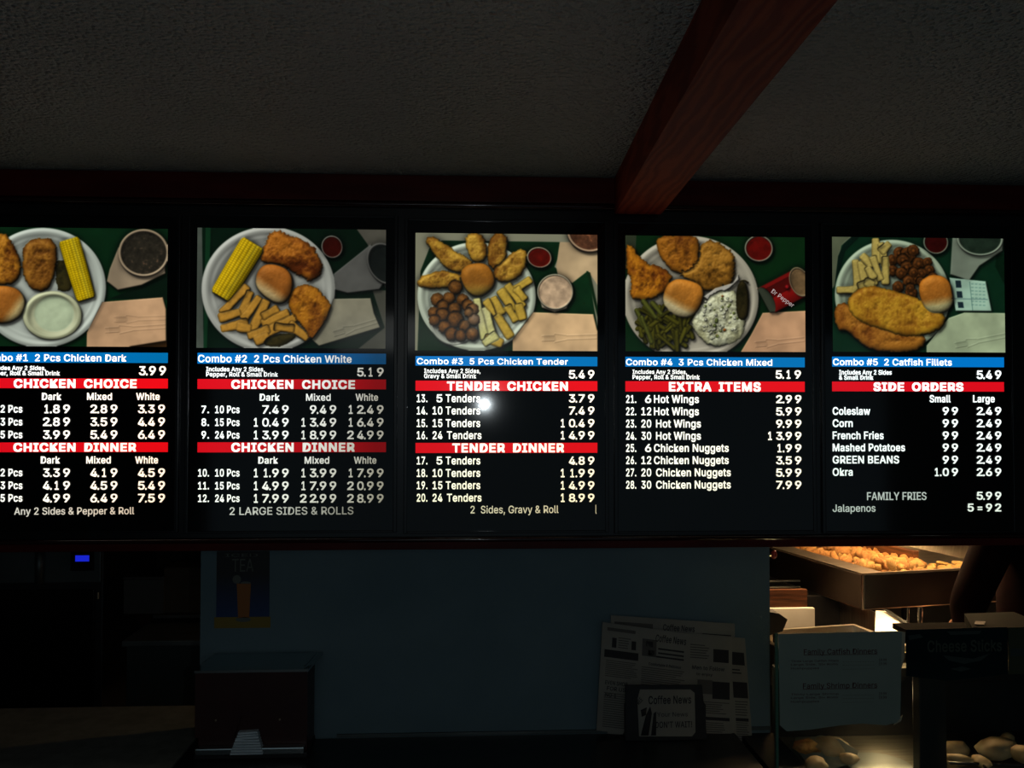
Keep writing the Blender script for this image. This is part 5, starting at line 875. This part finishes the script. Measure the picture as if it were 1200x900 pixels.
bmesh.ops.solidify(bm, geom=bm.faces[:], thickness=.0012)
bmesh.ops.translate(bm, vec=-lt.location, verts=bm.verts); obj('liner_sheet', bm, M['paperliner'], lt, smooth=True)
for i, (u, v, r, mt, sq, lab) in enumerate(((946, 874, .030, 'fried', (1.3, .8, .6), 'brown fried piece at the left end of the paper liner'), (975, 874, .038, 'roll', (1.35, 1, .55), 'pale large piece in the middle of the paper liner'), (995, 889, .022, 'roll', (1.2, 1, .6), 'small pale piece at the right tip of the paper liner'), (957, 896, .034, 'roll', (1.3, .8, .5), 'pale piece at the front of the paper liner by the frame edge'))):
    me = piece_mesh('fried_piece', r, i+40, sq); o = link('fried_piece', me, M[mt]); p = PZ(u, v, zs+.035-.01*(i == 3)); o.location = p; o.rotation_euler = (0, .1, .4*i); tag(o, lab, 'food')
p = PZ(1030, 903, zs); bm = B()
for (r0, r1, z0_, z1_) in ((.05, .075, 0, .012),): bmcyl(bm, (p.x, p.y, zs+z0_), (p.x, p.y, zs+z1_), r0, r1, 40)
bmcyl(bm, (p.x, p.y, zs+.012), (p.x, p.y, zs+.015), .077, .078, 40)
tag(obj('plate', bm, M['plate'], origin=(p.x, p.y, zs), smooth=False), 'white round plate cut by the bottom frame edge on the case shelf', 'plate')
tx0, tx1 = PY(1108, 880, 2.35).x, PY(1230, 880, 2.35).x
rt = thing('roll_tray', 'dark wire tray of rolls right of the black post', 'tray', ((tx0+tx1)/2, 2.33, zs))
bm = B(); bmbox(bm, tx0, tx1+.1, YG+.07, ybk-.01, zs, zs+.006, .001); bmesh.ops.translate(bm, vec=-rt.location, verts=bm.verts); obj('tray_floor', bm, M['steeldark'], rt)
for (ua, va, ub, vb) in ((1133, 872, 1155, 900), (1184, 866, 1215, 892), (1112, 894, 1200, 897)):
    bm = B(); bmcyl(bm, PZ(ua, va, zs+.03), PZ(ub, vb, zs+.03), .0035, seg=10); bmesh.ops.translate(bm, vec=-rt.location, verts=bm.verts); obj('tray_wire', bm, M['black'], rt, label='black divider wire')
for i, (u, v, r, mt, sq, lab) in enumerate(((1120, 877, .030, 'roll', (1.2, .9, .6), 'roll beside the black post in the wire tray'), (1168, 877, .052, 'roll', (1.25, .75, .5), 'largest roll in the middle of the wire tray'), (1181, 866, .022, 'roll', (1, .8, .7), 'small round roll at the back of the wire tray'), (1150, 892, .026, 'roll', (1.3, .7, .5), 'flat roll at the front of the wire tray'), (1199, 884, .035, 'roll', (1, .8, .6), 'roll cut off by the right frame edge'), (1124, 890, .026, 'roll', (1.3, .7, .5), 'flat roll at the front left corner of the wire tray'))):
    me = piece_mesh('bread_roll', r, i+60, sq, amp=.22); o = link('bread_roll', me, M[mt]); o.location = PZ(u, v, zs+.03); o.rotation_euler = (.05, 0, .5*i); tag(o, lab, 'bread')
# paper signs on the glass
ys = YG-.004
sg = thing('paper_menu_sign', 'pale card listing family dinners taped to the case glass', 'sign', tuple(PY(985, 855, ys)))
out_ = [(912, 743), (1040, 740), (1057, 740), (1056, 790), (1055, 842), (1050, 847), (1038, 850), (1010, 848), (985, 850), (950, 855), (922, 857), (914, 850)]
bm = B(); bmpoly(bm, [PY(u, v, ys) for u, v in out_], (0, .0015, 0)); bmesh.ops.translate(bm, vec=-sg.location, verts=bm.verts); obj('card', bm, M['paper'], sg)
for pts in (((1055, 740), (1061, 741), (1060, 770), (1055, 790)), ((1058, 838), (1056, 845), (1047, 850), (1050, 846))):
    bm = B(); bmpoly(bm, [PY(u, v, ys+.0005) for u, v in pts], (0, .0015, 0)); bmesh.ops.translate(bm, vec=-sg.location, verts=bm.verts); obj('tape_edge', bm, M['papertape'], sg, label='yellowed tape edge')
t = TextMesh(ys-.0006); t.line('Family Catfish Dinners', 942, 1028, 761, 767, .015); t.line('Family Shrimp Dinners', 941, 1028, 801, 807, .015); t.line('________________', 942, 1028, 762, 767.5, 0); t.line('________________', 941, 1028, 802, 807.5, 0); t.build('heading_lettering', M['redink'], sg, thick=.0004, label='dark red underlined headings')
t = TextMesh(ys-.0006)
for v, s in ((776, 'Three Large Catfish Fillets'), (780, 'Large Side, Six Rolls'), (784.5, 'Hushpuppies'), (815, 'Thirty Large Shrimp'), (819, 'Large Side, Six Rolls'), (823.5, 'Hushpuppies')):
    t.line(s, 927, {'T': 983, 'L': 982, 'H': 960}[s[0]], v-2.2, v, -.005)
for v in (776, 780, 784.5, 815, 819, 823.5): t.line('.............', 988, 1024, v-2.2, v, 0)
for v in (775, 779.5, 814.5, 819): t.line('19.99', 1030, 1039, v-3, v, 0)
t.build('small_lettering', M['redink'], sg, thick=.0004)
cs = thing('cheese_sticks_sign', 'dark printed sign reading Cheese Sticks on the case glass', 'sign', tuple(PY(1120, 795, ys)))
bm = B(); bmpoly(bm, [PY(u, v, ys) for u, v in ((1062, 738), (1180, 735), (1182, 790), (1110, 798), (1062, 792))], (0, .0015, 0)); bmesh.ops.translate(bm, vec=-cs.location, verts=bm.verts); obj('card', bm, M['tealboard'], cs)
t = TextMesh(ys-.0006); t.line('Cheese Sticks', 1087, 1174, 751, 764, .03); t.build('sign_lettering', M['boardgrey'], cs, thick=.0004, label='grey lettering')
for pts in (((1105, 768), (1140, 772), (1160, 766), (1150, 774), (1130, 778), (1112, 774)), ((1114, 784), (1128, 781), (1138, 784), (1126, 787)), ((1110, 740), (1150, 739), (1148, 743), (1114, 744)), ((1064, 745), (1078, 743), (1082, 747), (1066, 750))):
    bm = B(); bmpoly(bm, [PY(u, v, ys-.0005) for u, v in pts], (0, .0004, 0))
    bmesh.ops.translate(bm, vec=-cs.location, verts=bm.verts); obj('print_patch', bm, M['boarddim'], cs)
c2 = thing('side_card', 'olive and teal printed card at the right frame edge on the glass', 'sign', tuple(PY(1205, 790, ys)))
lbox(c2, 'card', PY(1182, 760, ys).x, PY(1225, 760, ys).x, ys, ys+.0015, PY(1200, 790, ys).z, PY(1200, 735, ys).z, mat('olive_print', (.03, .04, .015), .6))
lbox(c2, 'printed_band', PY(1184, 760, ys).x, PY(1224, 760, ys).x, ys-.0006, ys, PY(1200, 769, ys).z, PY(1200, 760, ys).z, M['boarddim'])
# pale box on the ledge
bx = thing('paper_tray_box', 'shallow pale carton standing on the ledge above the printed signs', 'carton', (PZ(1170, 730, 1.10).x, 2.30, 1.10))
z_ = 1.125; bm = B()
bmpoly(bm, [PZ(1130, 719, z_), PZ(1188, 717, z_), PZ(1216, 728, z_), PZ(1216, 736, z_), PZ(1139, 735, z_)], (0, 0, -.024)); bmesh.ops.translate(bm, vec=-bx.location, verts=bm.verts)
obj('carton', bm, mat('pale_grey_card', (.05, .055, .05), .9, spec=.1), bx)
bm = B(); bmpoly(bm, [PZ(1143, 728.5, z_+.001), PZ(1155, 729, z_+.001), PZ(1153, 733, z_+.001), PZ(1142, 732.5, z_+.001)], (0, 0, .002)); bmesh.ops.translate(bm, vec=-bx.location, verts=bm.verts); obj('tuck_flap', bm, M['steeldark'], bx)

# ================================================================== food warmer behind the partition end
TH = math.atan((340-545)/FPX)            # the trays stand turned this far from the wall's normal
def pan_part(bm, x0, x1, y0, y1, ztop, zfloor, fl, zout, t=.004):
    """open bin: inner cavity from ztop to zfloor inside flanges fl=(left,right,front,back), outer skirt down to zout"""
    l, r, f, b = fl; ix0, ix1, iy0, iy1 = x0+l, x1-r, y0+f, y1-b
    def ring(a, b_, c, d, z): return [bm.verts.new(p) for p in ((a, c, z), (b_, c, z), (b_, d, z), (a, d, z))]
    R = [ring(x0, x1, y0, y1, zout), ring(x0, x1, y0, y1, ztop), ring(ix0, ix1, iy0, iy1, ztop), ring(ix0+.012, ix1-.012, iy0+.012, iy1-.012, zfloor)]
    for A_, B_ in zip(R, R[1:]):
        for i in range(4): bm.faces.new((A_[i], A_[(i+1) % 4], B_[(i+1) % 4], B_[i]))
    bm.faces.new(R[-1]); bm.faces.new(R[0][::-1])
    bmesh.ops.recalc_face_normals(bm, faces=bm.faces[:])
Y3 = 3.0
c0 = PY(1010, 672, Y3); zrim = c0.z
wz = PY(1013, 715, Y3).z
up = thing('raised_food_tray', 'raised steel bin of golden fried chicken glowing under the heat lamp', 'food tray', (c0.x, c0.y, wz), -TH)
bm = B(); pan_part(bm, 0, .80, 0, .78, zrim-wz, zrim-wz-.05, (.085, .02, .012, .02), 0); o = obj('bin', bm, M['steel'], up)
bm = B(); bmbox(bm, .008, .79, -.004, 0, .004, zrim-wz-.006); obj('front_skirt', bm, M['skirt'], up, label='front with its shade put into the dark colour')  # dark sheet over the bin front, shade painted in
bm = B(); bmbox(bm, -.004, 0, .0, .78, .004, zrim-wz-.006); obj('side_skirt', bm, M['skirtside'], up)  # brown sheet over the bin side, shade painted in
bm = B(); bmbox(bm, .36, .385, .20, .76, zrim-wz-.05, zrim-wz+.03, .003); obj('divider', bm, M['woodgrain'], up, label='brown divider')
for (lx, ly) in ((.03, .40), (.74, .40), (.03, .74), (.74, .74)):
    bm = B(); bmcyl(bm, (lx, ly, -wz), (lx, ly, 0), .015, seg=12); obj('leg', bm, M['steeldark'], up)
def tofrm(root, p): return root.matrix_world @ Vector(p)
RU = Matrix.Translation(up.location) @ Matrix.Rotation(up.rotation_euler.z, 4, 'Z')
fm = [piece_mesh('fried_chicken_piece', 1, i, (1, .8, .65), 2, .5, 1.9) for i in range(6)]
for i, me in enumerate(fm): me.materials.append(M['fried'] if i < 4 else M['friedlight'])
fm[0].name = 'fried_chicken_piece'
zf = zrim-wz-.05; cnt = 0
for layer in range(3):
    for i in range(10):
        for j in range(14):
            if cnt > 230: break
            x = .13+i*.028+random.uniform(-.008, .008)+.010*(layer % 2); y = .10+j*.044+random.uniform(-.01, .01)
            if layer == 2 and (i > 7 or i < 2): continue
            if layer == 1 and (i > 8 or j < 1): continue
            if layer == 0 and j > 9: continue
            o = link('fried_chicken_piece', fm[(i*3+j*5+layer) % 5 if y > .2 else (3+(i+j) % 3)], None); s = random.uniform(.018, .026)
            o.scale = (s, s, s); o.location = RU @ Vector((x, y, zf+.015+layer*.022+.0003*y)); o.rotation_euler = (random.random()*6, random.random()*6, random.random()*6)
            tag(o, 'golden fried chicken piece heaped left of the divider in the raised tray', 'fried chicken', 'fried chicken pieces in the left heap'); cnt += 1
for i in range(12):
    for j in range(5):
        x = .42+i*.029+random.uniform(-.008, .008); y = .03+j*.045+random.uniform(-.01, .01)
        o = link('potato_wedge', fm[5 if (i+j) % 3 else 4], None); s = random.uniform(.014, .02); o.scale = (s*1.5, s, s*.8)
        o.location = RU @ Vector((x, y, zf+.012+.012*((i+j) % 2))); o.rotation_euler = (0, random.uniform(-.4, .4), random.random()*6)
        tag(o, 'pale golden fried bite scattered along the front right of the raised tray', 'fried food', 'pale fried bites at the front right')
# lower bin, in front of and below the raised tray
Z2 = .985
cb0 = PZ(1001, 731, Z2)                       # its back right rim corner
lo = thing('lower_steel_bin', 'bright empty steel bin under the added bin light just above the pale card sign', 'food bin', (cb0.x, cb0.y, 0), -TH)
bm = B(); pan_part(bm, -.40, 0, -.34, 0, Z2, Z2-.09, (.02, .014, .012, .014), Z2-.12); obj('bin', bm, M['steel'], lo)
bm = B(); bmbox(bm, -.39, -.01, -.33, -.01, .0, Z2-.125); obj('cabinet', bm, M['steeldark'], lo)
wb = thing('warmer_back', 'steel back splash, brown board and rails behind the lower steel bin', 'warmer frame', (.95, 3.05, 0))
def wpoly(name, pts, off, m_, label=None):
    bm = B(); bmpoly(bm, pts, off); bmesh.ops.translate(bm, vec=-wb.location, verts=bm.verts); return obj(name, bm, m_, wb, label=label)
lbox(wb, 'back_splash', PY(896, 720, 3.0).x, PY(955, 720, 3.0).x, 3.0, 3.02, .6, PY(930, 713, 3.0).z, M['steelbright'], .002, label='bright steel splash plate')
lbox(wb, 'wooden_board', PY(890, 700, 3.2).x, PY(946, 700, 3.2).x, 3.2, 3.22, .6, PY(925, 691, 3.2).z, M['woodgrain'], .002, label='brown wood-grained board')
lbox(wb, 'dark_board', PY(946, 700, 3.22).x+.001, PY(1000, 700, 3.22).x, 3.22, 3.24, .6, 1.006, M['blackmatte'], .002)
for v in (681, 688): lbox(wb, 'rail', PY(890, v, 3.15).x, PY(938, v, 3.15).x, 3.15, 3.16, PY(920, v+1, 3.15).z, PY(920, v-1, 3.15).z, M['chrome'], .001, label='shiny metal rail')
ch = thing('steel_chute', 'bright sloping steel chute with side plate beside the two thin rods', 'chute', (PY(1026, 740, 2.95).x, 2.95, .9)); wb = ch
p0, p1 = PZ(984, 698.5, 1.006), PZ(1024, 717, 1.006); dn = Vector((0, 0, -.11))
wpoly('side_plate', [p0, p1, p1+dn, p0+dn], (.004, .001, 0), M['steel'])
wpoly('chute_sheet', [PY(1026.5, 716, 2.97), PY(1038, 716, 2.97), PY(1076, 741, 2.80), PY(1025, 745, 2.84)], (.002, .006, 0), M['steelbright'], 'bright sloping steel sheet')
wpoly('chute_rim', [PY(1036, 715, 2.96), PY(1041, 715, 2.96), PY(1080, 740, 2.79), PY(1075, 741, 2.79)], (0, .004, .002), M['chrome'])
hb = thing('black_handle_block', 'small black block at the right edge of the blue-grey partition above the card sign', 'block', tuple(PY(913, 740, 2.7)))
bm = B(); bmpoly(bm, [PY(900, 717, 2.68), PY(913, 719, 2.68), PY(923, 726, 2.68), PY(917, 740, 2.68), PY(900, 745, 2.68)], (0, .06, 0)); bmesh.ops.translate(bm, vec=-hb.location, verts=bm.verts); obj('block', bm, M['blackmatte'], hb)
bm = B(); bmcyl(bm, (hb.location.x-.01, 2.71, Z2-.05), (hb.location.x-.01, 2.71, hb.location.z+.01), .006, seg=10); bmesh.ops.translate(bm, vec=-hb.location, verts=bm.verts); obj('stem', bm, M['black'], hb)
for k, dx in enumerate((0, .045)):
    p = PY(1064+14*k, 722, 2.86); bm = B(); bmcyl(bm, (p.x, p.y, 0), (p.x, p.y, PY(1064, 712, 2.86).z), .004+.004*k, seg=12); o = obj('steel_rod', bm, M['chrome'], origin=(p.x, p.y, 0))
    tag(o, 'thin steel rod, left one of two beside the lower bin' if k == 0 else 'thicker steel rod, right one of two beside the lower bin', 'rod')
# small red knob at partition edge
p = PY(907, 650, 2.50); kn = thing('red_knob', 'small red knob at the right edge of the blue-grey partition', 'knob', tuple(p))
link('knob', piece_mesh('knob', .011, 3, (.8, .8, 1.2), amp=.1), mat('red_plastic', (.4, .03, .02), .4), kn, smooth=True)
bm = B(); bmcyl(bm, (xr-p.x+.0005, 0, 0), (0, 0, 0), .004, seg=10); obj('stem', bm, M['chrome'], kn)

# heat lamp above the warmer
hl = thing('heat_lamp', 'long heat lamp hanging over the raised food tray', 'heat lamp', (1.35, 3.1, 1.62), -TH)
bm = B(); bmbox(bm, -.10, .55, -.06, .06, .012, .06, .004); obj('lamp_housing', bm, M['steeldark'], hl)
for q in ((-.10, .55, -.064, -.06), (-.10, .55, .06, .064), (-.104, -.10, -.064, .064), (.55, .554, -.064, .064)): bm = B(); bmbox(bm, *q, -.035, .055); obj('spill_shade', bm, M['steeldark'], hl)  # unseen side flaps added to hold the lamp's light downward
bm = B(); bmbox(bm, -.08, .53, -.03, .03, .0, .012, .002); obj('lamp_tube', bm, M['lamphot'], hl, label='glowing tube')
for x in (-.05, .5): bm = B(); bmcyl(bm, (x, 0, .06), (x, 0, ZC-1.62), .005, seg=8); obj('hanger_rod', bm, M['chrome'], hl)
h2 = thing('bin_fill_light', 'short unseen lamp added to brighten the lower steel bin', 'heat lamp', (.97, 2.86, 1.335), -TH)  # unseen extra lamp, added to light the bin and splash plate
bm = B(); bmbox(bm, -.02, .22, -.05, .05, .012, .05, .004); obj('lamp_housing', bm, M['steeldark'], h2)
for q in ((-.02, .22, -.054, -.05), (-.02, .22, .05, .054), (-.024, -.02, -.054, .054), (.22, .224, -.054, .054)): bm = B(); bmbox(bm, *q, -.060, .045); obj('spill_shade', bm, M['steeldark'], h2)  # deep flaps added to cut spill onto the ledge and tray front
bm = B(); bmbox(bm, .0, .2, -.025, .025, .0, .012, .002); obj('lamp_tube', bm, M['lamphot2'], h2, label='glowing tube')
for x in (0, .2): bm = B(); bmcyl(bm, (x, 0, .05), (x, 0, ZC-1.335), .004, seg=8); obj('hanger_rod', bm, M['chrome'], h2)

# ================================================================== person behind the case (dark shirt, head hidden by the light box)
def skin_mesh(name, joints, edges, material, parent, sub=2):
    me = bpy.data.meshes.new(name); me.from_pydata([j[0] for j in joints], edges, []); o = bpy.data.objects.new(name, me); COL.objects.link(o)
    md = o.modifiers.new('skin', 'SKIN'); md.use_smooth_shade = True
    for i, j in enumerate(joints):
        sv = me.skin_vertices[0].data[i]; sv.radius = j[1] if isinstance(j[1], tuple) else (j[1], j[1]); sv.use_root = (i == 0)
    s = o.modifiers.new('sub', 'SUBSURF'); s.levels = sub; s.render_levels = sub
    bpy.context.view_layer.update(); dg = bpy.context.evaluated_depsgraph_get(); m2 = bpy.data.meshes.new_from_object(o.evaluated_get(dg))
    bpy.data.objects.remove(o); m2.name = name; m2.materials.clear(); m2.materials.append(material)
    o = bpy.data.objects.new(name, m2); COL.objects.link(o); o.parent = parent
    for p in m2.polygons: p.use_smooth = True
    return o
pe = thing('person', 'person in a dark maroon shirt standing with back turned, beside the raised tray', 'person', (1.85, 2.70, 0), 0)
# local: x right, y away from camera, z up; facing +y, arms bent forward
sh = [((-.03, 0, .95), (.17, .12)), ((-.04, -.01, 1.08), (.175, .12)), ((-.02, -.02, 1.22), (.18, .12)), ((0, -.02, 1.36), (.155, .10)), ((0, -.01, 1.44), (.07, .07)),
      ((-.165, -.01, 1.385), (.072, .07)), ((-.255, -.02, 1.22), (.066, .062)), ((-.315, -.02, 1.09), (.06, .056)), ((.165, -.01, 1.385), (.072, .07)), ((.235, -.02, 1.22), (.062, .062)), ((.28, -.02, 1.08), (.054, .054)), ((-.235, .12, .992), (.045, .045)), ((.235, .12, .992), (.045, .045))]
skin_mesh('shirt', sh, [(0, 1), (1, 2), (2, 3), (3, 4), (3, 5), (5, 6), (6, 7), (3, 8), (8, 9), (9, 10), (7, 11), (10, 12)], M['shirt'], pe)
bd_ = [((0, 0, .93), (.14, .105)), ((0, -.01, 1.15), (.13, .095)), ((0, -.01, 1.36), (.11, .08)), ((0, 0, 1.46), (.052, .052)), ((0, .015, 1.53), (.05, .052)),
       ((-.09, 0, .86), (.095, .1)), ((-.10, .01, .48), (.062, .065)), ((-.10, -.01, .10), (.042, .045)),
       ((.09, 0, .86), (.095, .1)), ((.10, .01, .48), (.062, .065)), ((.10, -.01, .10), (.042, .045)),
       ((-.17, -.01, 1.38), .05), ((-.315, -.02, 1.07), .042), ((-.22, .15, .985), .034), ((-.17, .22, .975), (.028, .02)),
       ((.17, -.01, 1.38), .05), ((.28, -.02, 1.07), .042), ((.22, .14, .985), .034), ((.17, .2, .975), (.028, .02))]
skin_mesh('body', bd_, [(0, 1), (1, 2), (2, 3), (3, 4), (0, 5), (5, 6), (6, 7), (0, 8), (8, 9), (9, 10), (2, 11), (11, 12), (12, 13), (13, 14), (2, 15), (15, 16), (16, 17), (17, 18)], M['skin'], pe)
for s_ in (-1, 1):
    for k in range(4):
        bx_ = s_*(.17+(.024-.014*k)*1.0); y0 = .24; z0_ = .978
        ln = (.062, .078, .084, .072)[k]
        skin_mesh('finger', [((bx_, y0-.012, z0_), .009), ((bx_, y0+ln*.5, z0_-.004), .0085), ((bx_, y0+ln*.85, z0_-.02), .0075), ((bx_, y0+ln*.95, z0_-.036), .0065)], [(0, 1), (1, 2), (2, 3)], M['skin'], pe, 1)
    skin_mesh('thumb', [((s_*.15, .215, .973), .011), ((s_*.122, .245, .968), .010), ((s_*.118, .275, .96), .008)], [(0, 1), (1, 2)], M['skin'], pe, 1)
tr_ = [((0, 0, .93), (.16, .115)), ((-.09, 0, .84), (.10, .105)), ((-.10, .01, .48), (.074, .078)), ((-.10, -.01, .09), (.06, .065)), ((.09, 0, .84), (.10, .105)), ((.10, .01, .48), (.074, .078)), ((.10, -.01, .09), (.06, .065))]
skin_mesh('trousers', tr_, [(0, 1), (1, 2), (2, 3), (0, 4), (4, 5), (5, 6)], M['trousers'], pe)
for s_ in (-1, 1):
    skin_mesh('shoe', [((s_*.10, -.04, .045), (.042, .042)), ((s_*.10, .06, .04), (.046, .036)), ((s_*.105, .17, .032), (.04, .028))], [(0, 1), (1, 2)], M['trousers'], pe)
def head_bm():
    bm = B(); bmesh.ops.create_uvsphere(bm, u_segments=32, v_segments=24, radius=1)
    for v in bm.verts:
        x, y, z = v.co
        wj = 1-.28*max(0, -z)**1.3; X = x*.075*wj; Yv = y*.095*(1-.10*max(0, -z)); Z = z*.118
        if y > .3:
            Yv += .020*math.exp(-((x/.16)**2+((z+.12)/.20)**2))                       # nose
            Yv += .006*math.exp(-((x/.30)**2+((z+.48)/.07)**2))-.004*math.exp(-((x/.30)**2+((z+.42)/.03)**2))   # lips
            for e in (-1, 1): Yv -= .009*math.exp(-(((x-e*.42)/.2)**2+((z-.05)/.14)**2))   # eye sockets
            Yv += .005*math.exp(-((z-.28)/.12)**2)
        v.co = (X, Yv, Z)
    bmesh.ops.translate(bm, vec=(0, .03, 1.63), verts=bm.verts); return bm
hdO = obj('head', head_bm(), M['skin'], pe, smooth=True)
for e in (-1, 1):
    bm = B(); bmesh.ops.create_uvsphere(bm, u_segments=12, v_segments=8, radius=.011); bmesh.ops.translate(bm, vec=(e*.031, .112, 1.636), verts=bm.verts); obj('eye', bm, mat('eye_white', (.7, .7, .68), .3), pe, smooth=True)
    bm = B(); bmesh.ops.create_uvsphere(bm, u_segments=14, v_segments=10, radius=1); bmesh.ops.transform(bm, matrix=Matrix.Translation((e*.077, .022, 1.625)) @ Matrix.Diagonal((.009, .019, .032, 1)), verts=bm.verts); obj('ear', bm, M['skin'], pe, smooth=True)
bm = B(); bmesh.ops.create_uvsphere(bm, u_segments=32, v_segments=20, radius=1)
bmesh.ops.delete(bm, geom=[v for v in bm.verts if (v.co.y > .45 and v.co.z < .45) or v.co.z < -.55], context='VERTS')
bmesh.ops.transform(bm, matrix=Matrix.Translation((0, .02, 1.645)) @ Matrix.Diagonal((.083, .104, .122, 1)), verts=bm.verts); bmesh.ops.solidify(bm, geom=bm.faces[:], thickness=.008); obj('hair', bm, M['hair'], pe, smooth=True)

# ================================================================== dark kitchen on the left
YK = 3.55
def kx(u, Y): return PY(u, 700, Y).x
def kz(v, Y): return PY(100, v, Y).z
ov = thing('kitchen_oven', 'dark steel oven with a small blue display at the far left', 'oven', (kx(40, YK), YK+.3, 0))
lbox(ov, 'body', kx(-90, YK), kx(121, YK), YK, YK+.6, 0, 1.42, M['blackmatte'], .006)
lbox(ov, 'control_panel', kx(-88, YK), kx(119, YK), YK-.012, YK, kz(682, YK), kz(640, YK), M['steeldim'], .003, label='dim steel control band')
lbox(ov, 'display_bezel', kx(84, YK), kx(112, YK), YK-.016, YK-.012, kz(668, YK), kz(643, YK), M['black'], .001)
lbox(ov, 'display', kx(90, YK), kx(106, YK), YK-.018, YK-.016, kz(657, YK), kz(650, YK), M['bluescreen'], label='glowing blue display')
bm = B(); bmcyl(bm, (kx(50, YK), YK-.03, kz(682, YK)), (kx(50, YK), YK-.03, kz(640, YK)), .016, seg=20); bmesh.ops.translate(bm, vec=-ov.location, verts=bm.verts); obj('reflection_bar', bm, M['steeldim'], ov, smooth=True, label='vertical steel bar standing in for a reflection')  # added bar imitates an upright reflection on the steel band
lbox(ov, 'door', kx(-80, YK), kx(112, YK), YK-.014, YK, .25, kz(690, YK), M['black'], .004)
q = PY(117, 697, YK-.01); bm = B(); bmcyl(bm, (q.x, YK-.025, q.z-.012), (q.x, YK-.025, q.z+.012), .004, seg=10); bmesh.ops.translate(bm, vec=-ov.location, verts=bm.verts); obj('latch', bm, M['screw'], ov, label='small brass latch')
YK2 = 3.25
pt = thing('prep_table', 'dark steel prep table behind the partition at the left opening', 'table', (kx(190, YK2), YK2+.3, 0))
zp = kz(752, YK2)
lbox(pt, 'table_top', kx(143, YK2), kx(236, YK2)+.3, YK2, YK2+.6, zp-.02, zp, M['steeldim'], .003)
lbox(pt, 'front_panel', kx(147, YK2), kx(236, YK2)+.28, YK2+.02, YK2+.04, .1, zp-.02, mat('dark_teal_steel', (.035, .05, .05), .5, .3))
for x in (kx(147, YK2), kx(236, YK2)+.25):
    lbox(pt, 'leg', x, x+.03, YK2+.045, YK2+.075, 0, zp-.02, M['steeldim'])
    lbox(pt, 'leg', x, x+.03, YK2+.55, YK2+.58, 0, zp-.02, M['steeldim'])
lbox(pt, 'shelf', kx(150, YK2), kx(236, YK2)+.28, YK2+.25, YK2+.55, kz(722, YK2+.25)-.012, kz(722, YK2+.25), M['steeldark'], .002)
lbox(pt, 'shelf_post', kx(150, YK2), kx(150, YK2)+.02, YK2+.4, YK2+.42, zp, kz(722, YK2+.25)-.012, M['steeldark'])
zs2 = kz(722, YK2+.25)
tub = thing('storage_tub', 'grey lidded tub on the dark kitchen shelf', 'tub', (kx(152, YK2+.3)+.06, YK2+.36, zs2))
bm = B(); pan_part(bm, -.075, .075, -.08, .08, .13, .01, (.006, .006, .006, .006), 0); obj('tub', bm, mat('grey_plastic', (.05, .05, .045), .5), tub)
bm = B(); bmbox(bm, -.08, .08, -.085, .085, .131, .142, .003); obj('lid', bm, mat('dark_grey_lid', (.035, .035, .033), .5), tub)
cb = thing('cardboard_carton', 'brown carton right of the grey tub on the kitchen shelf', 'carton', (kx(205, YK2+.3)+.07, YK2+.38, zs2))
bm = B(); bmbox(bm, -.11, .11, -.09, .09, 0, .17, .002); obj('carton', bm, noisy(mat('brown_card', (.08, .06, .04), .8), (.04, .032, .02), (.055, .042, .028), 10), cb)
for s_ in (-1, 1): bm = B(); bmbox(bm, -.11, .11, min(s_*.002, s_*.09), max(s_*.002, s_*.09), .1705, .173, .0005); obj('flap', bm, bpy.data.materials['brown_card'], cb)
